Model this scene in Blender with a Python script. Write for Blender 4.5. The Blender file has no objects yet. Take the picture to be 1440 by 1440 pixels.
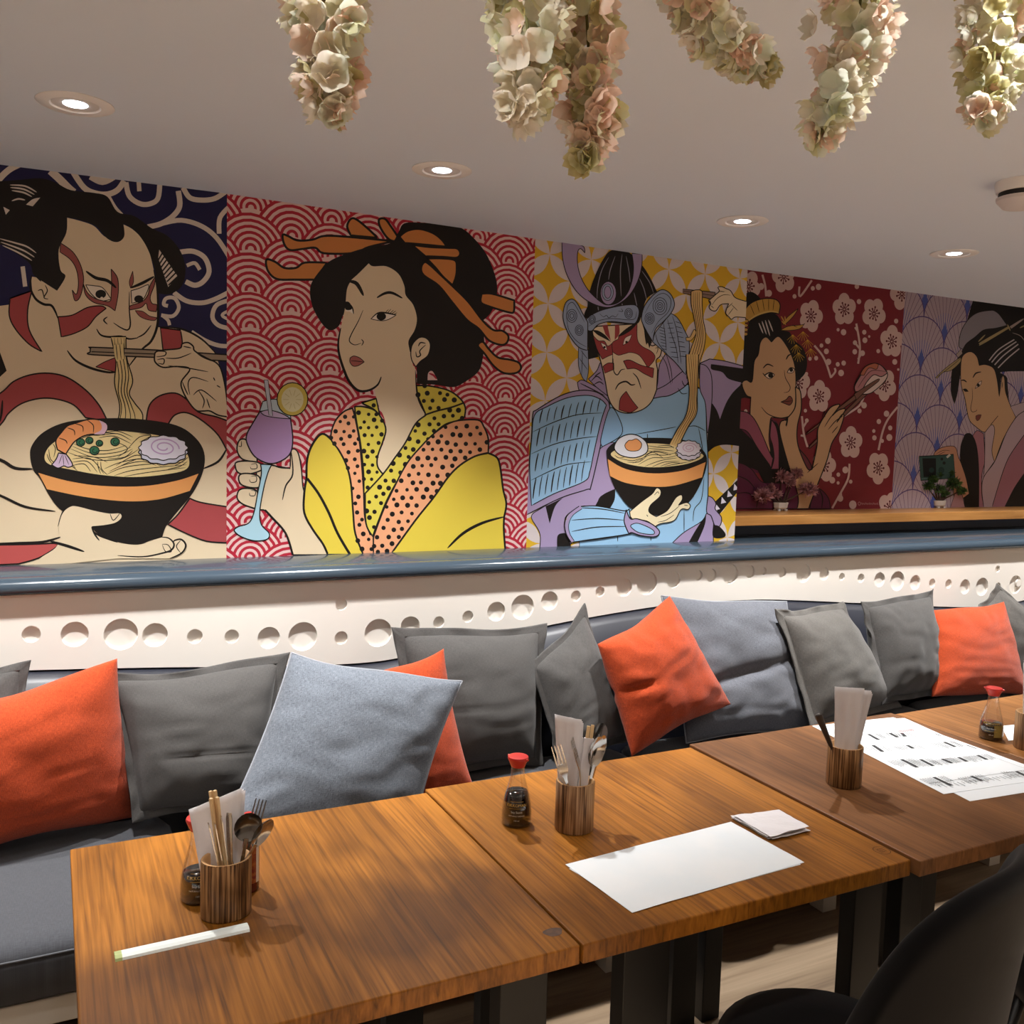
import bpy, bmesh, math, random
from mathutils import Vector, Matrix, noise
from mathutils.geometry import tessellate_polygon
random.seed(7)
PI = math.pi
C = bpy.context.scene.collection

# ------------------------------------------------------------------ camera
F = 1298.1
YAW, PIT, ROL = math.radians(26.679), math.radians(4.944), math.radians(1.630)
CAMZ = 1.59
_f = Vector((math.sin(YAW)*math.cos(PIT), math.cos(YAW)*math.cos(PIT), -math.sin(PIT)))
_r = Vector((math.cos(YAW), -math.sin(YAW), 0)); _u = _r.cross(_f)
_R = _r*math.cos(ROL)+_u*math.sin(ROL); _U = _u*math.cos(ROL)-_r*math.sin(ROL)
def ray(x, y): return _R*((x-720)/F) - _U*((y-720)/F) + _f
def WY(px, py, Y):          # the point of the plane y=Y seen at a photo pixel
    r = ray(px, py); r = r*(Y/r.y); return Vector((r.x, r.y, r.z+CAMZ))
def WZ(px, py, Z):          # the point of the level z=Z seen at a photo pixel
    r = ray(px, py); r = r*((Z-CAMZ)/r.z); return Vector((r.x, r.y, r.z+CAMZ))
cd = bpy.data.cameras.new('camera'); cam = bpy.data.objects.new('camera', cd); C.objects.link(cam)
cd.sensor_fit = 'HORIZONTAL'; cd.sensor_width = 36; cd.lens = 36*F/1440; cd.clip_start = .02
cam.matrix_world = Matrix.Translation((0, 0, CAMZ)) @ Matrix((_R, _U, -_f)).transposed().to_4x4()
bpy.context.scene.camera = cam

# ------------------------------------------------------------------ materials
def lin(c):
    if isinstance(c, str):
        c = tuple(int(c[i:i+2], 16) for i in (0, 2, 4))
    return tuple(((v/255)/12.92 if v/255 <= .04045 else ((v/255+.055)/1.055)**2.4) for v in c)+(1,)
MATS = {}
def mat(name, col='808080', rough=.6, metal=0, spec=.5, bump=None, emit=None, var=None, sheen=0, coat=0):
    """bump=(scale,strength); var=(scale, second colour, stretch)"""
    if name in MATS: return MATS[name]
    m = bpy.data.materials.new(name); m.use_nodes = True; n = m.node_tree.nodes; l = m.node_tree.links
    b = n['Principled BSDF']; b.inputs['Base Color'].default_value = lin(col); b.inputs['Roughness'].default_value = rough
    b.inputs['Metallic'].default_value = metal; b.inputs['Specular IOR Level'].default_value = spec
    if sheen: b.inputs['Sheen Weight'].default_value = sheen
    if coat: b.inputs['Coat Weight'].default_value = coat; b.inputs['Coat Roughness'].default_value = .15
    if emit:
        b.inputs['Emission Color'].default_value = lin(emit[0]); b.inputs['Emission Strength'].default_value = emit[1]
    if bump or var:
        tc = n.new('ShaderNodeTexCoord')
    if var:
        mp = n.new('ShaderNodeMapping'); mp.inputs['Scale'].default_value = var[2] if len(var) > 2 else (1, 1, 1)
        t = n.new('ShaderNodeTexNoise'); t.inputs['Scale'].default_value = var[0]; t.inputs['Detail'].default_value = 5
        r = n.new('ShaderNodeValToRGB'); r.color_ramp.elements[0].position = .38; r.color_ramp.elements[1].position = .62
        r.color_ramp.elements[0].color = lin(col); r.color_ramp.elements[1].color = lin(var[1])
        l.new(tc.outputs['Object'], mp.inputs['Vector']); l.new(mp.outputs[0], t.inputs['Vector']); l.new(t.outputs['Fac'], r.inputs['Fac'])
        l.new(r.outputs[0], b.inputs['Base Color'])
    if bump:
        t2 = n.new('ShaderNodeTexNoise'); t2.inputs['Scale'].default_value = bump[0]; t2.inputs['Detail'].default_value = 3
        bp = n.new('ShaderNodeBump'); bp.inputs['Strength'].default_value = bump[1]; bp.inputs['Distance'].default_value = .002
        l.new(tc.outputs['Object'], t2.inputs['Vector']); l.new(t2.outputs['Fac'], bp.inputs['Height']); l.new(bp.outputs[0], b.inputs['Normal'])
    MATS[name] = m; return m

def weave(name, c1, c2, scale, strength, rough=.95, thick=1.0):
    """woven cloth: two crossed thread waves in the UV of the cover"""
    m = bpy.data.materials.new(name); m.use_nodes = True; n = m.node_tree.nodes; l = m.node_tree.links
    b = n['Principled BSDF']; b.inputs['Roughness'].default_value = rough; b.inputs['Specular IOR Level'].default_value = .15
    b.inputs['Sheen Weight'].default_value = .15
    uv = n.new('ShaderNodeUVMap'); uv.uv_map = 'UVMap'
    def wv(d, sc):
        w = n.new('ShaderNodeTexWave'); w.bands_direction = d; w.inputs['Scale'].default_value = sc
        w.inputs['Distortion'].default_value = .6; w.inputs['Detail'].default_value = 2; w.inputs['Detail Scale'].default_value = 3
        l.new(uv.outputs[0], w.inputs['Vector']); return w
    a, c = wv('X', scale), wv('Y', scale)
    mx = n.new('ShaderNodeMath'); mx.operation = 'MULTIPLY'; l.new(a.outputs['Fac'], mx.inputs[0]); l.new(c.outputs['Fac'], mx.inputs[1])
    st = n.new('ShaderNodeMapping'); st.inputs['Scale'].default_value = (40, 420, 1); l.new(uv.outputs[0], st.inputs['Vector'])
    st2 = n.new('ShaderNodeMapping'); st2.inputs['Scale'].default_value = (420, 40, 1); l.new(uv.outputs[0], st2.inputs['Vector'])
    n1 = n.new('ShaderNodeTexNoise'); n1.inputs['Scale'].default_value = 1; n1.inputs['Detail'].default_value = 2; l.new(st.outputs[0], n1.inputs['Vector'])
    n2 = n.new('ShaderNodeTexNoise'); n2.inputs['Scale'].default_value = 1; n2.inputs['Detail'].default_value = 2; l.new(st2.outputs[0], n2.inputs['Vector'])
    ad = n.new('ShaderNodeMath'); ad.operation = 'ADD'; l.new(n1.outputs['Fac'], ad.inputs[0]); l.new(n2.outputs['Fac'], ad.inputs[1])
    ad2 = n.new('ShaderNodeMath'); ad2.operation = 'MULTIPLY_ADD'; l.new(mx.outputs[0], ad2.inputs[0]); ad2.inputs[1].default_value = .35*thick; l.new(ad.outputs[0], ad2.inputs[2])
    r = n.new('ShaderNodeValToRGB'); r.color_ramp.elements[0].position = .75; r.color_ramp.elements[1].position = 1.35 if False else 1.0
    r.color_ramp.elements[0].color = lin(c1); r.color_ramp.elements[1].color = lin(c2)
    sc = n.new('ShaderNodeMath'); sc.operation = 'MULTIPLY'; sc.inputs[1].default_value = .8; l.new(ad2.outputs[0], sc.inputs[0])
    l.new(sc.outputs[0], r.inputs['Fac']); l.new(r.outputs[0], b.inputs['Base Color'])
    bp = n.new('ShaderNodeBump'); bp.inputs['Strength'].default_value = strength; bp.inputs['Distance'].default_value = .002
    l.new(ad2.outputs[0], bp.inputs['Height']); l.new(bp.outputs[0], b.inputs['Normal'])
    MATS[name] = m; return m

def wood(name, light, mid, dark, seed=0, blotch=.5, rough=.38, axis='Y', scale=1.0):
    m = bpy.data.materials.new(name); m.use_nodes = True; n = m.node_tree.nodes; l = m.node_tree.links
    b = n['Principled BSDF']; b.inputs['Roughness'].default_value = rough; b.inputs['Specular IOR Level'].default_value = .25
    tc = n.new('ShaderNodeTexCoord')
    def nz(scl, detail, dist, loc):
        mp = n.new('ShaderNodeMapping'); mp.inputs['Scale'].default_value = scl; mp.inputs['Location'].default_value = (loc+seed*3.7, loc*2.1, seed)
        t = n.new('ShaderNodeTexNoise'); t.inputs['Scale'].default_value = 1; t.inputs['Detail'].default_value = detail; t.inputs['Distortion'].default_value = dist
        l.new(tc.outputs['Object'], mp.inputs['Vector']); l.new(mp.outputs[0], t.inputs['Vector']); return t
    g = {'Y': (75, 2.2, 16), 'X': (2.2, 28, 28), 'Z': (170, 170, 5)}[axis]; g = tuple(v*scale for v in g)
    g2 = {'Y': (260, 6, 50), 'X': (7, 190, 190), 'Z': (420, 420, 8)}[axis]; g2 = tuple(v*scale for v in g2)
    a = nz(g, 6, 1.1, 1); c = nz(g2, 4, .2, 5); d = nz({'Y': (4.2, 2.4, 3), 'X': (1.9, 3.6, 3), 'Z': (14, 14, 9)}[axis], 2, .5, 9)
    r = n.new('ShaderNodeValToRGB'); e = r.color_ramp.elements
    e[0].position = .29 if axis != 'Z' else .36; e[0].color = lin(dark); e[1].position = .70 if axis != 'Z' else .58; e[1].color = lin(light); k = e.new(.47); k.color = lin(mid)
    ma = n.new('ShaderNodeMath'); ma.operation = 'MULTIPLY_ADD'; l.new(c.outputs['Fac'], ma.inputs[0]); ma.inputs[1].default_value = .32
    sb = n.new('ShaderNodeMath'); sb.operation = 'MULTIPLY'; sb.inputs[1].default_value = .68; l.new(a.outputs['Fac'], sb.inputs[0]); l.new(sb.outputs[0], ma.inputs[2])
    l.new(ma.outputs[0], r.inputs['Fac'])
    r2 = n.new('ShaderNodeValToRGB'); r2.color_ramp.elements[0].position = .34; r2.color_ramp.elements[1].position = .58
    r2.color_ramp.elements[0].color = (1-blotch, 1-blotch*1.05, 1-blotch*1.1, 1); r2.color_ramp.elements[1].color = (1, 1, 1, 1)
    l.new(d.outputs['Fac'], r2.inputs['Fac'])
    mx = n.new('ShaderNodeMix'); mx.data_type = 'RGBA'; mx.blend_type = 'MULTIPLY'; mx.inputs[0].default_value = 1
    l.new(r.outputs[0], mx.inputs[6]); l.new(r2.outputs[0], mx.inputs[7]); l.new(mx.outputs[2], b.inputs['Base Color'])
    bp = n.new('ShaderNodeBump'); bp.inputs['Strength'].default_value = .12; bp.inputs['Distance'].default_value = .001
    l.new(ma.outputs[0], bp.inputs['Height']); l.new(bp.outputs[0], b.inputs['Normal'])
    MATS[name] = m; return m

def glassy(name, tint='FFFFFF', fac=.12):
    """thin clear glass: mostly lets light through, mirrors a little, more at a slant"""
    m = bpy.data.materials.new(name); m.use_nodes = True; n = m.node_tree.nodes; l = m.node_tree.links
    n.remove(n['Principled BSDF']); o = n['Material Output']
    t = n.new('ShaderNodeBsdfTransparent'); t.inputs[0].default_value = lin(tint)
    g = n.new('ShaderNodeBsdfGlossy'); g.inputs['Roughness'].default_value = .04
    lw = n.new('ShaderNodeLayerWeight'); lw.inputs['Blend'].default_value = .35
    ma = n.new('ShaderNodeMath'); ma.operation = 'MULTIPLY_ADD'; ma.inputs[1].default_value = .6; ma.inputs[2].default_value = fac*.4
    l.new(lw.outputs['Facing'], ma.inputs[0])
    x = n.new('ShaderNodeMixShader'); l.new(ma.outputs[0], x.inputs[0]); l.new(t.outputs[0], x.inputs[1]); l.new(g.outputs[0], x.inputs[2])
    l.new(x.outputs[0], o.inputs['Surface']); MATS[name] = m; return m

# ------------------------------------------------------------------ mesh helpers
def obj(name, verts, faces, mats, parent=None, smooth=False, fm=None, uvs=None, loc=None):
    me = bpy.data.meshes.new(name); me.from_pydata([tuple(v) for v in verts], [], faces)
    for m in (mats if isinstance(mats, (list, tuple)) else [mats]): me.materials.append(m)
    if fm: me.polygons.foreach_set('material_index', fm)
    if smooth: me.polygons.foreach_set('use_smooth', [True]*len(me.polygons))
    if uvs:
        ul = me.uv_layers.new(name='UVMap')
        for lp in me.loops: ul.data[lp.index].uv = uvs[lp.vertex_index]
    me.update(); o = bpy.data.objects.new(name, me); C.objects.link(o)
    if parent: o.parent = parent
    if loc: o.location = loc
    return o
class MB:
    def __init__(s): s.v = []; s.f = []; s.m = []
    def add(s, v, f, m=0):
        k = len(s.v); s.v += [Vector(q) for q in v]; s.f += [tuple(i+k for i in q) for q in f]; s.m += [m]*len(f)
    def box(s, a, b, m=0):
        x0, y0, z0 = a; x1, y1, z1 = b
        s.add([(x0,y0,z0),(x1,y0,z0),(x1,y1,z0),(x0,y1,z0),(x0,y0,z1),(x1,y0,z1),(x1,y1,z1),(x0,y1,z1)],
              [(0,3,2,1),(4,5,6,7),(0,1,5,4),(1,2,6,5),(2,3,7,6),(3,0,4,7)], m)
    def tube(s, path, rad, seg=10, m=0, cap=True, flat=1.0, side=None):
        path = [Vector(p) for p in path]; n = len(path)
        rad = rad if isinstance(rad, (list, tuple)) else [rad]*n
        rings = []; up = side
        for i in range(n):
            t = (path[min(i+1, n-1)]-path[max(i-1, 0)]).normalized()
            if up is None: up = Vector((0, 0, 1)) if abs(t.z) < .9 else Vector((1, 0, 0))
            a = (up - t*up.dot(t)).normalized(); up = a; b = t.cross(a)
            rings.append([path[i]+(a*math.cos(2*PI*k/seg)+b*math.sin(2*PI*k/seg)*flat)*rad[i] for k in range(seg)])
        v = [q for r in rings for q in r]; f = []
        for i in range(n-1):
            for k in range(seg):
                f.append((i*seg+k, i*seg+(k+1) % seg, (i+1)*seg+(k+1) % seg, (i+1)*seg+k))
        if cap: f.append(tuple(range(seg))[::-1]); f.append(tuple((n-1)*seg+k for k in range(seg)))
        s.add(v, f, m)
    def lathe(s, prof, seg=32, m=0, sx=1, sy=1, c=(0, 0, 0)):
        v = []; f = []
        for r, z in prof:
            for k in range(seg):
                a = 2*PI*k/seg; v.append((c[0]+r*sx*math.cos(a), c[1]+r*sy*math.sin(a), c[2]+z))
        for i in range(len(prof)-1):
            for k in range(seg):
                f.append((i*seg+k, i*seg+(k+1) % seg, (i+1)*seg+(k+1) % seg, (i+1)*seg+k))
        s.add(v, f, m)
    def prism(s, pts, axis, a, b, m=0):
        """outline pts in the plane normal to axis, extruded from a to b"""
        n = len(pts)
        def P(p, t): return {'x': (t, p[0], p[1]), 'y': (p[0], t, p[1]), 'z': (p[0], p[1], t)}[axis]
        v = [P(p, a) for p in pts]+[P(p, b) for p in pts]; f = [(i, (i+1) % n, n+(i+1) % n, n+i) for i in range(n)]
        tri = tessellate_polygon([[Vector((p[0], p[1], 0)) for p in pts]])
        f += [tuple(t)[::-1] for t in tri]+[tuple(i+n for i in t) for t in tri]
        s.add(v, f, m)
    def build(s, name, mats, parent=None, smooth=False, bevel=0, auto=None, loc=None, seg=2):
        o = obj(name, s.v, s.f, mats, parent, smooth, s.m, loc=loc)
        bm = bmesh.new(); bm.from_mesh(o.data); bmesh.ops.remove_doubles(bm, verts=bm.verts, dist=1e-6)
        bmesh.ops.recalc_face_normals(bm, faces=bm.faces); bm.to_mesh(o.data); bm.free()
        if bevel:
            bv = o.modifiers.new('bevel', 'BEVEL'); bv.width = bevel; bv.segments = seg; bv.limit_method = 'ANGLE'
        if auto is not None:
            o.data.polygons.foreach_set('use_smooth', [True]*len(o.data.polygons))
            bm = bmesh.new(); bm.from_mesh(o.data)
            for e in bm.edges:
                if len(e.link_faces) == 2 and e.calc_face_angle(0) > math.radians(auto): e.smooth = False
            bm.to_mesh(o.data); bm.free()
        return o
def thing(name, label, cat, loc=(0, 0, 0), rotz=0, group=None):
    o = bpy.data.objects.new(name, None); C.objects.link(o); o.empty_display_size = .05
    o.location = loc; o.rotation_euler = (0, 0, rotz); return tag(o, label, cat, group)
def tag(o, label, cat, group=None):
    o['label'] = label; o['category'] = cat
    if group: o['group'] = group
    return o
def struct(o): o['kind'] = 'structure'; return o
def copy_tree(o, parent=None):
    c = o.copy(); C.objects.link(c); c.parent = parent
    for ch in list(o.children): copy_tree(ch, c)
    return c
def spline(pts, closed=True, sub=6):
    """pts: (x, y, sharp). Catmull-Rom through them with sharp corners kept"""
    n = len(pts); out = []
    rng = range(n if closed else n-1)
    for i in rng:
        p1, p2 = pts[i], pts[(i+1) % n]
        p0 = pts[(i-1) % n] if (closed or i > 0) else p1
        p3 = pts[(i+2) % n] if (closed or i+2 < n) else p2
        if p1[2]: p0 = p1
        if p2[2]: p3 = p2
        if (p1[2] and p2[2]): out.append((p1[0], p1[1])); continue
        for k in range(sub):
            t = k/sub; t2 = t*t; t3 = t2*t
            out.append(tuple(.5*(2*p1[j]+(p2[j]-p0[j])*t+(2*p0[j]-5*p1[j]+4*p2[j]-p3[j])*t2+(3*p1[j]-p0[j]-3*p2[j]+p3[j])*t3) for j in (0, 1)))
    if not closed: out.append((pts[-1][0], pts[-1][1]))
    return out
def text_mesh(s, size):
    cu = bpy.data.curves.new('t', 'FONT'); cu.body = s; cu.size = size; cu.align_x = 'CENTER'; cu.align_y = 'CENTER'
    cu.resolution_u = 3
    o = bpy.data.objects.new('t', cu); C.objects.link(o); dg = bpy.context.evaluated_depsgraph_get()
    me = o.evaluated_get(dg).to_mesh(); v = [Vector(q.co) for q in me.vertices]; f = [tuple(p.vertices) for p in me.polygons]
    o.evaluated_get(dg).to_mesh_clear(); bpy.data.objects.remove(o); bpy.data.curves.remove(cu)
    return v, f
# ------------------------------------------------------------------ murals: flat paint on the wall, traced onto the wall plane
INK, NAVY, CREAM, SKIN, RED, ORANGE = '17120F', '1D1C48', 'D8CCC0', 'DFCCAC', 'A6484A', 'DE9A5A'
class Art:
    def __init__(s, D, clip):      # clip: convex outline in (x, z) on the wall
        s.D = D; s.clip = clip; s.v = []; s.f = []; s.m = []; s.mats = []; s.layer = 0; s.T = (0, 0, 1)
    def crop(s, x0, y0, w, ih=1440): s.T = (x0, y0, w/ih)
    def px(s, p): return (s.T[0]+p[0]*s.T[2], s.T[1]+p[1]*s.T[2])
    def wall(s, p):
        q = WY(p[0], p[1], s.D); return (q.x, q.z)
    def mi(s, col):
        m = mat('paint_'+col, col, rough=.55, spec=.3)
        if m not in s.mats: s.mats.append(m)
        return s.mats.index(m)
    def poly(s, pts, col, lay=None):       # convex piece in wall coordinates, clipped to the panel
        c = s.clip; n = len(c)
        for i in range(n):
            a, b = c[i], c[(i+1) % n]; out = []
            def side(p): return (b[0]-a[0])*(p[1]-a[1])-(b[1]-a[1])*(p[0]-a[0])
            for j in range(len(pts)):
                p, q = pts[j], pts[(j+1) % len(pts)]; sp, sq = side(p), side(q)
                if sp >= 0: out.append(p)
                if (sp >= 0) != (sq >= 0):
                    t = sp/(sp-sq); out.append((p[0]+(q[0]-p[0])*t, p[1]+(q[1]-p[1])*t))
            pts = out
            if len(pts) < 3: return
        k = len(s.v); y = s.D-.0004-.000015*(s.layer if lay is None else lay)
        s.v += [(p[0], y, p[1]) for p in pts]; s.f.append(tuple(range(k, k+len(pts)))[::-1]); s.m.append(s.mi(col))
    def area(s, pts, col):
        if len(pts) < 3: return
        for t in tessellate_polygon([[Vector((p[0], p[1], 0)) for p in pts]]):
            tri = [pts[i] for i in t]
            a = (tri[1][0]-tri[0][0])*(tri[2][1]-tri[0][1])-(tri[1][1]-tri[0][1])*(tri[2][0]-tri[0][0])
            if abs(a) > 1e-10: s.poly(tri if a > 0 else tri[::-1], col)
    def P(s, st):
        out = []
        for w in st.split():
            sh = w.endswith('!'); x, y = w.rstrip('!').split(','); out.append((float(x), float(y), sh))
        return out
    def fill(s, col, st, out=0, oc=INK, sub=5):
        s.layer += 1; p = s.P(st); q = spline(p, True, sub); s.area([s.wall(s.px(a)) for a in q], col)
        if out: s.stroke(q+[q[0], q[1]], oc, out, taper=False)
    def stroke(s, q, col, w, taper=True):
        s.layer += 1; q = [a for i, a in enumerate(q) if i == 0 or (abs(a[0]-q[i-1][0])+abs(a[1]-q[i-1][1])) > 1e-6]; n = len(q)
        if n < 2: return
        L = []; R = []
        for i in range(n):
            a, b = q[max(i-1, 0)], q[min(i+1, n-1)]; dx, dy = b[0]-a[0], b[1]-a[1]; d = math.hypot(dx, dy) or 1
            t = i/(n-1); k = w/2*((.25+.75*math.sin(PI*min(1, max(0, t)))**.6) if taper else 1)
            L.append((q[i][0]-dy/d*k, q[i][1]+dx/d*k)); R.append((q[i][0]+dy/d*k, q[i][1]-dx/d*k))
        L = [s.wall(s.px(a)) for a in L]; R = [s.wall(s.px(a)) for a in R]
        for i in range(n-1):
            for tri in ((L[i], L[i+1], R[i+1]), (L[i], R[i+1], R[i])):
                a = (tri[1][0]-tri[0][0])*(tri[2][1]-tri[0][1])-(tri[1][1]-tri[0][1])*(tri[2][0]-tri[0][0])
                if abs(a) > 1e-11: s.poly(tri if a > 0 else tri[::-1], col)
    def line(s, col, w, st, taper=True, sub=5): s.stroke(spline(s.P(st), False, sub), col, w, taper)
    def lines(s, col, w, *sts, taper=True):
        for st in sts: s.line(col, w, st, taper)
    def disc(s, col, cx, cy, rx, ry=None, out=0, rot=0, oc=INK):
        ry = ry or rx; s.layer += 1; c, d = math.cos(rot), math.sin(rot)
        q = [(cx+rx*math.cos(a)*c-ry*math.sin(a)*d, cy+rx*math.cos(a)*d+ry*math.sin(a)*c) for a in [2*PI*k/20 for k in range(20)]]
        s.area([s.wall(s.px(a)) for a in q], col)
        if out: s.stroke(q+[q[0], q[1]], oc, out, False)
    def ring(s, col, cx, cy, rx, ry, w, rot=0, a0=0, a1=2*PI, grow=0):
        c, d = math.cos(rot), math.sin(rot); n = max(12, int(14*(a1-a0)/PI))
        q = []
        for k in range(n+1):
            a = a0+(a1-a0)*k/n; g = 1+grow*k/n
            q.append((cx+rx*g*math.cos(a)*c-ry*g*math.sin(a)*d, cy+rx*g*math.cos(a)*d+ry*g*math.sin(a)*c))
        s.stroke(q, col, w, False)
    def inside(s, poly, x, y):
        r = False; n = len(poly)
        for i in range(n):
            a, b = poly[i], poly[(i+1) % n]
            if (a[1] > y) != (b[1] > y) and x < (b[0]-a[0])*(y-a[1])/(b[1]-a[1])+a[0]: r = not r
        return r
    def dots(s, st, step, r, col=INK):
        q = spline(s.P(st), True, 4); xs = [a[0] for a in q]; ys = [a[1] for a in q]; s.layer += 1; L = s.layer
        y = min(ys); k = 0
        while y < max(ys):
            x = min(xs)+(step/2 if k % 2 else 0)
            while x < max(xs):
                a, b = x+random.uniform(-.16, .16)*step, y+random.uniform(-.16, .16)*step
                if s.inside(q, a, b): s.layer = L-1; s.disc(col, a, b, r*random.uniform(.8, 1.2))
                x += step
            y += step*.8; k += 1
        s.layer = L
    def build(s, name, label):
        o = obj(name, s.v, s.f, s.mats, fm=s.m); tag(o, label, 'mural', 'painted murals on the back wall'); return o
D1, D2 = 3.19, 3.45
ZL = CAMZ-.450                      # top of the slate ledge
XA, XB, XC = .166*D1, .5232*D1, .849*D1
def ceil_z(x):
    k = [(-9, 2.332), (-.2, 2.332), (.5, 2.3385), (2.7, 2.317), (5, 2.31), (12, 2.31)]
    for (a, za), (b, zb) in zip(k, k[1:]):
        if a <= x <= b: return za+(zb-za)*(x-a)/(b-a)
def noodle_lines(A, rows, w, col=INK):
    for st in rows: A.line(col, w, st)

# ---- mural 1: actor eating noodles
A = Art(D1, [(-1.4, ZL), (XA, ZL), (XA, 2.5), (-1.4, 2.5)])
A.fill(NAVY, '-600,150! 330,150! 330,850! -600,850!')
A.crop(0, 200, 340)
for w, st in ((38, '-120,420 -60,300 0,215 60,160 120,130'), (46, '300,170 350,215 410,275 440,300'), (34, '430,170 500,270 570,305 640,310 700,285 740,230'),
              (46, '540,200 610,232 680,200'), (30, '750,240 770,320 830,365 890,368 940,335 952,240'), (26, '825,220 830,292'), (30, '1090,270 1130,330 1200,345 1280,335 1350,290'),
              (32, '640,320 680,390 725,440'), (32, '880,505 960,485 1030,440 1070,380 1062,290'), (28, '960,485 1080,465 1200,500 1290,570 1370,690'), (28, '1370,380 1310,450 1305,545'),
              (30, '1070,655 1150,650 1220,690 1245,770 1210,830 1160,852 1105,830'), (22, '1112,735 1160,720 1190,760'), (28, '1035,895 1110,945 1200,957 1280,935 1370,890'),
              (22, '1000,975 975,965 990,930 1040,930 1065,985 1030,1035 960,1030'), (20, '965,1030 1000,1060 1010,1090'), (26, '1370,940 1290,970 1265,1040 1300,1090 1370,1110'), (18, '1370,1000 1322,1030 1370,1060'),
              (25, '1140,1130 1220,1180 1300,1210 1370,1215'), (26, '135,740 150,860'), (34, '-300,900 -100,820 -20,700')):
    A.line(CREAM, w, st, taper=False)
A.fill(SKIN, '-700,1000! 0,975 60,935 190,885! 300,960! 940,1100! 1080,1115 1200,1175 1280,1260 1330,1420 1370,1560! 1370,2600! -700,2600!')
A.lines(INK, 12, '940,1100 1080,1112 1200,1172 1290,1262')
A.fill(RED, '60,930! 190,885! 165,1000 175,1120 250,1248! 170,1200 90,1110 55,1030', 8)
A.fill(RED, '955,1105! 1075,1120! 1085,1200 1060,1235 970,1235!', 8)
A.fill(SKIN, '400,450! 480,470 560,500 620,560 690,590 735,570 735,490! 790,520 850,580 890,660 915,760 935,850 945,1000 940,1080 920,1150 850,1230 760,1330 680,1370 560,1340 480,1300 400,1240 350,1150 330,1010 300,968 250,960 200,920 185,800! 300,800 350,640')
A.fill(INK, '-500,330 -200,230 0,232 110,225 240,215 330,240 420,285 560,302 640,325 700,415 800,440 900,510 1000,560 1075,650 1105,760 1080,860 1010,905 945,900! 930,800 905,700 860,600 800,525 735,485! 740,560 700,595 640,575 570,500 480,465 400,448! 395,540 350,640 360,760 390,800 340,885! 270,840 200,790 175,720 60,640 0,610 -300,620')
A.lines(CREAM, 10, '60,255 150,262 218,298', '62,270 140,280 205,312', '70,288 140,300 190,325', '0,575 90,600 160,622 216,660', '5,595 90,625 150,650 205,685', '15,615 90,648 150,680 190,705', '70,350 110,338 150,345')
A.lines(CREAM, 8, '-200,560 -90,560 0,575', '-200,600 -90,590 0,600')
A.fill(CREAM, '155,372! 195,340 240,330! 195,382!'); A.fill(CREAM, '20,385! 58,405! 35,432!')
A.fill(CREAM, '948,640! 1058,800! 1002,862! 942,690!')
for i in range(8): A.stroke([(940+9*i, 705+21*i), (972+12.5*i, 652+21*i)], INK, 9, False)
A.lines(INK, 15, '915,760 935,860 942,1000 935,1100 900,1185 845,1235 765,1338', '190,790 180,860 210,930 260,965 305,972 330,1010 345,1050', '400,1240 450,1300 540,1345 640,1370 700,1368')
A.lines(INK, 7, '268,850 282,885 262,925 288,935', '225,885 250,880 262,925', '215,800 245,830', '240,800 270,830')
A.fill('9A5450', '360,600! 430,650 475,720 497,800 492,870 472,930 445,942 430,880! 455,905 467,840 455,760 420,700 358,655!', 5)
A.fill('E6DCCB', '510,850! 560,855 612,868 662,935! 600,945 545,905', 5)
A.disc(INK, 600, 905, 32, 26); A.disc('E6DCCB', 606, 930, 9)
A.fill('9A5450', '497,845! 520,895 565,930 640,950 660,940! 665,850! 662,755! 700,810 704,900 685,1005! 640,975 560,955 510,910', 5)
A.lines(INK, 20, '512,768 570,808 640,825 692,868')
A.fill('E6DCCB', '780,885! 830,870 885,850 870,905 845,940 785,960!', 5); A.disc(INK, 826, 934, 27, 22)
A.fill('9A5450', '925,800! 895,850 880,910 845,950 775,975 770,1000! 840,985 870,960 885,1000 930,1010! 935,970 905,960 895,920 920,850', 5)
A.fill('9A5450', '805,1003! 850,1008 890,1035 935,1045! 920,1062 870,1055 830,1035', 4); A.fill('9A5450', '790,768! 795,830 778,870!  770,830', 4)
A.lines(INK, 18, '778,868 850,838 918,800'); A.fill(RED, '345,1040! 430,1030 520,985 600,975 632,990! 570,1040 520,1100 440,1140 365,1160!', 7)
A.lines(INK, 9, '770,890 770,1000 776,1085 760,1118 720,1105 675,1075', '640,1040 618,1060 640,1085', '815,1165 860,1140 900,1090')
A.fill(RED, '570,1338! 620,1310 680,1285! 700,1290 770,1320! 690,1370!', 5)
A.lines(INK, 12, '575,1112 600,1148 650,1160 720,1157 770,1172 822,1165')
A.crop(0, 480, 340)
A.fill(INK, '-200,20! 0,65! 40,175! 0,212!')
A.fill(RED, '-200,420! 0,310 80,240 180,200 290,190 400,215 510,290 590,380 640,475! 510,455! 440,380 340,345 240,340 130,370 50,430 0,500 -200,700!', 9)
A.fill(RED, '870,475! 890,380 950,325 1040,308 1110,345 1180,420 1290,450 1370,480! 1370,690! 1300,560 1200,470 1110,425 1040,440 1000,495!', 9)
A.lines(INK, 14, '1350,640 1300,715 1210,758', '15,350 10,420 0,480')
A.fill(RED, '1130,935! 1200,960 1370,988! 1370,1200! 1230,1190 1100,1140 1000,1090! 1060,1030', 9)
A.fill('B85350', '-300,1215! 0,1212 200,1208 350,1200! 330,1230 230,1290 110,1325! -300,1345!', 9)
A.lines(INK, 20, '-200,640 0,705 90,755 195,760'); A.lines(INK, 16, '-200,850 0,918 150,985 330,1012', '-100,1208 100,1202 250,1195 362,1165')
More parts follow.
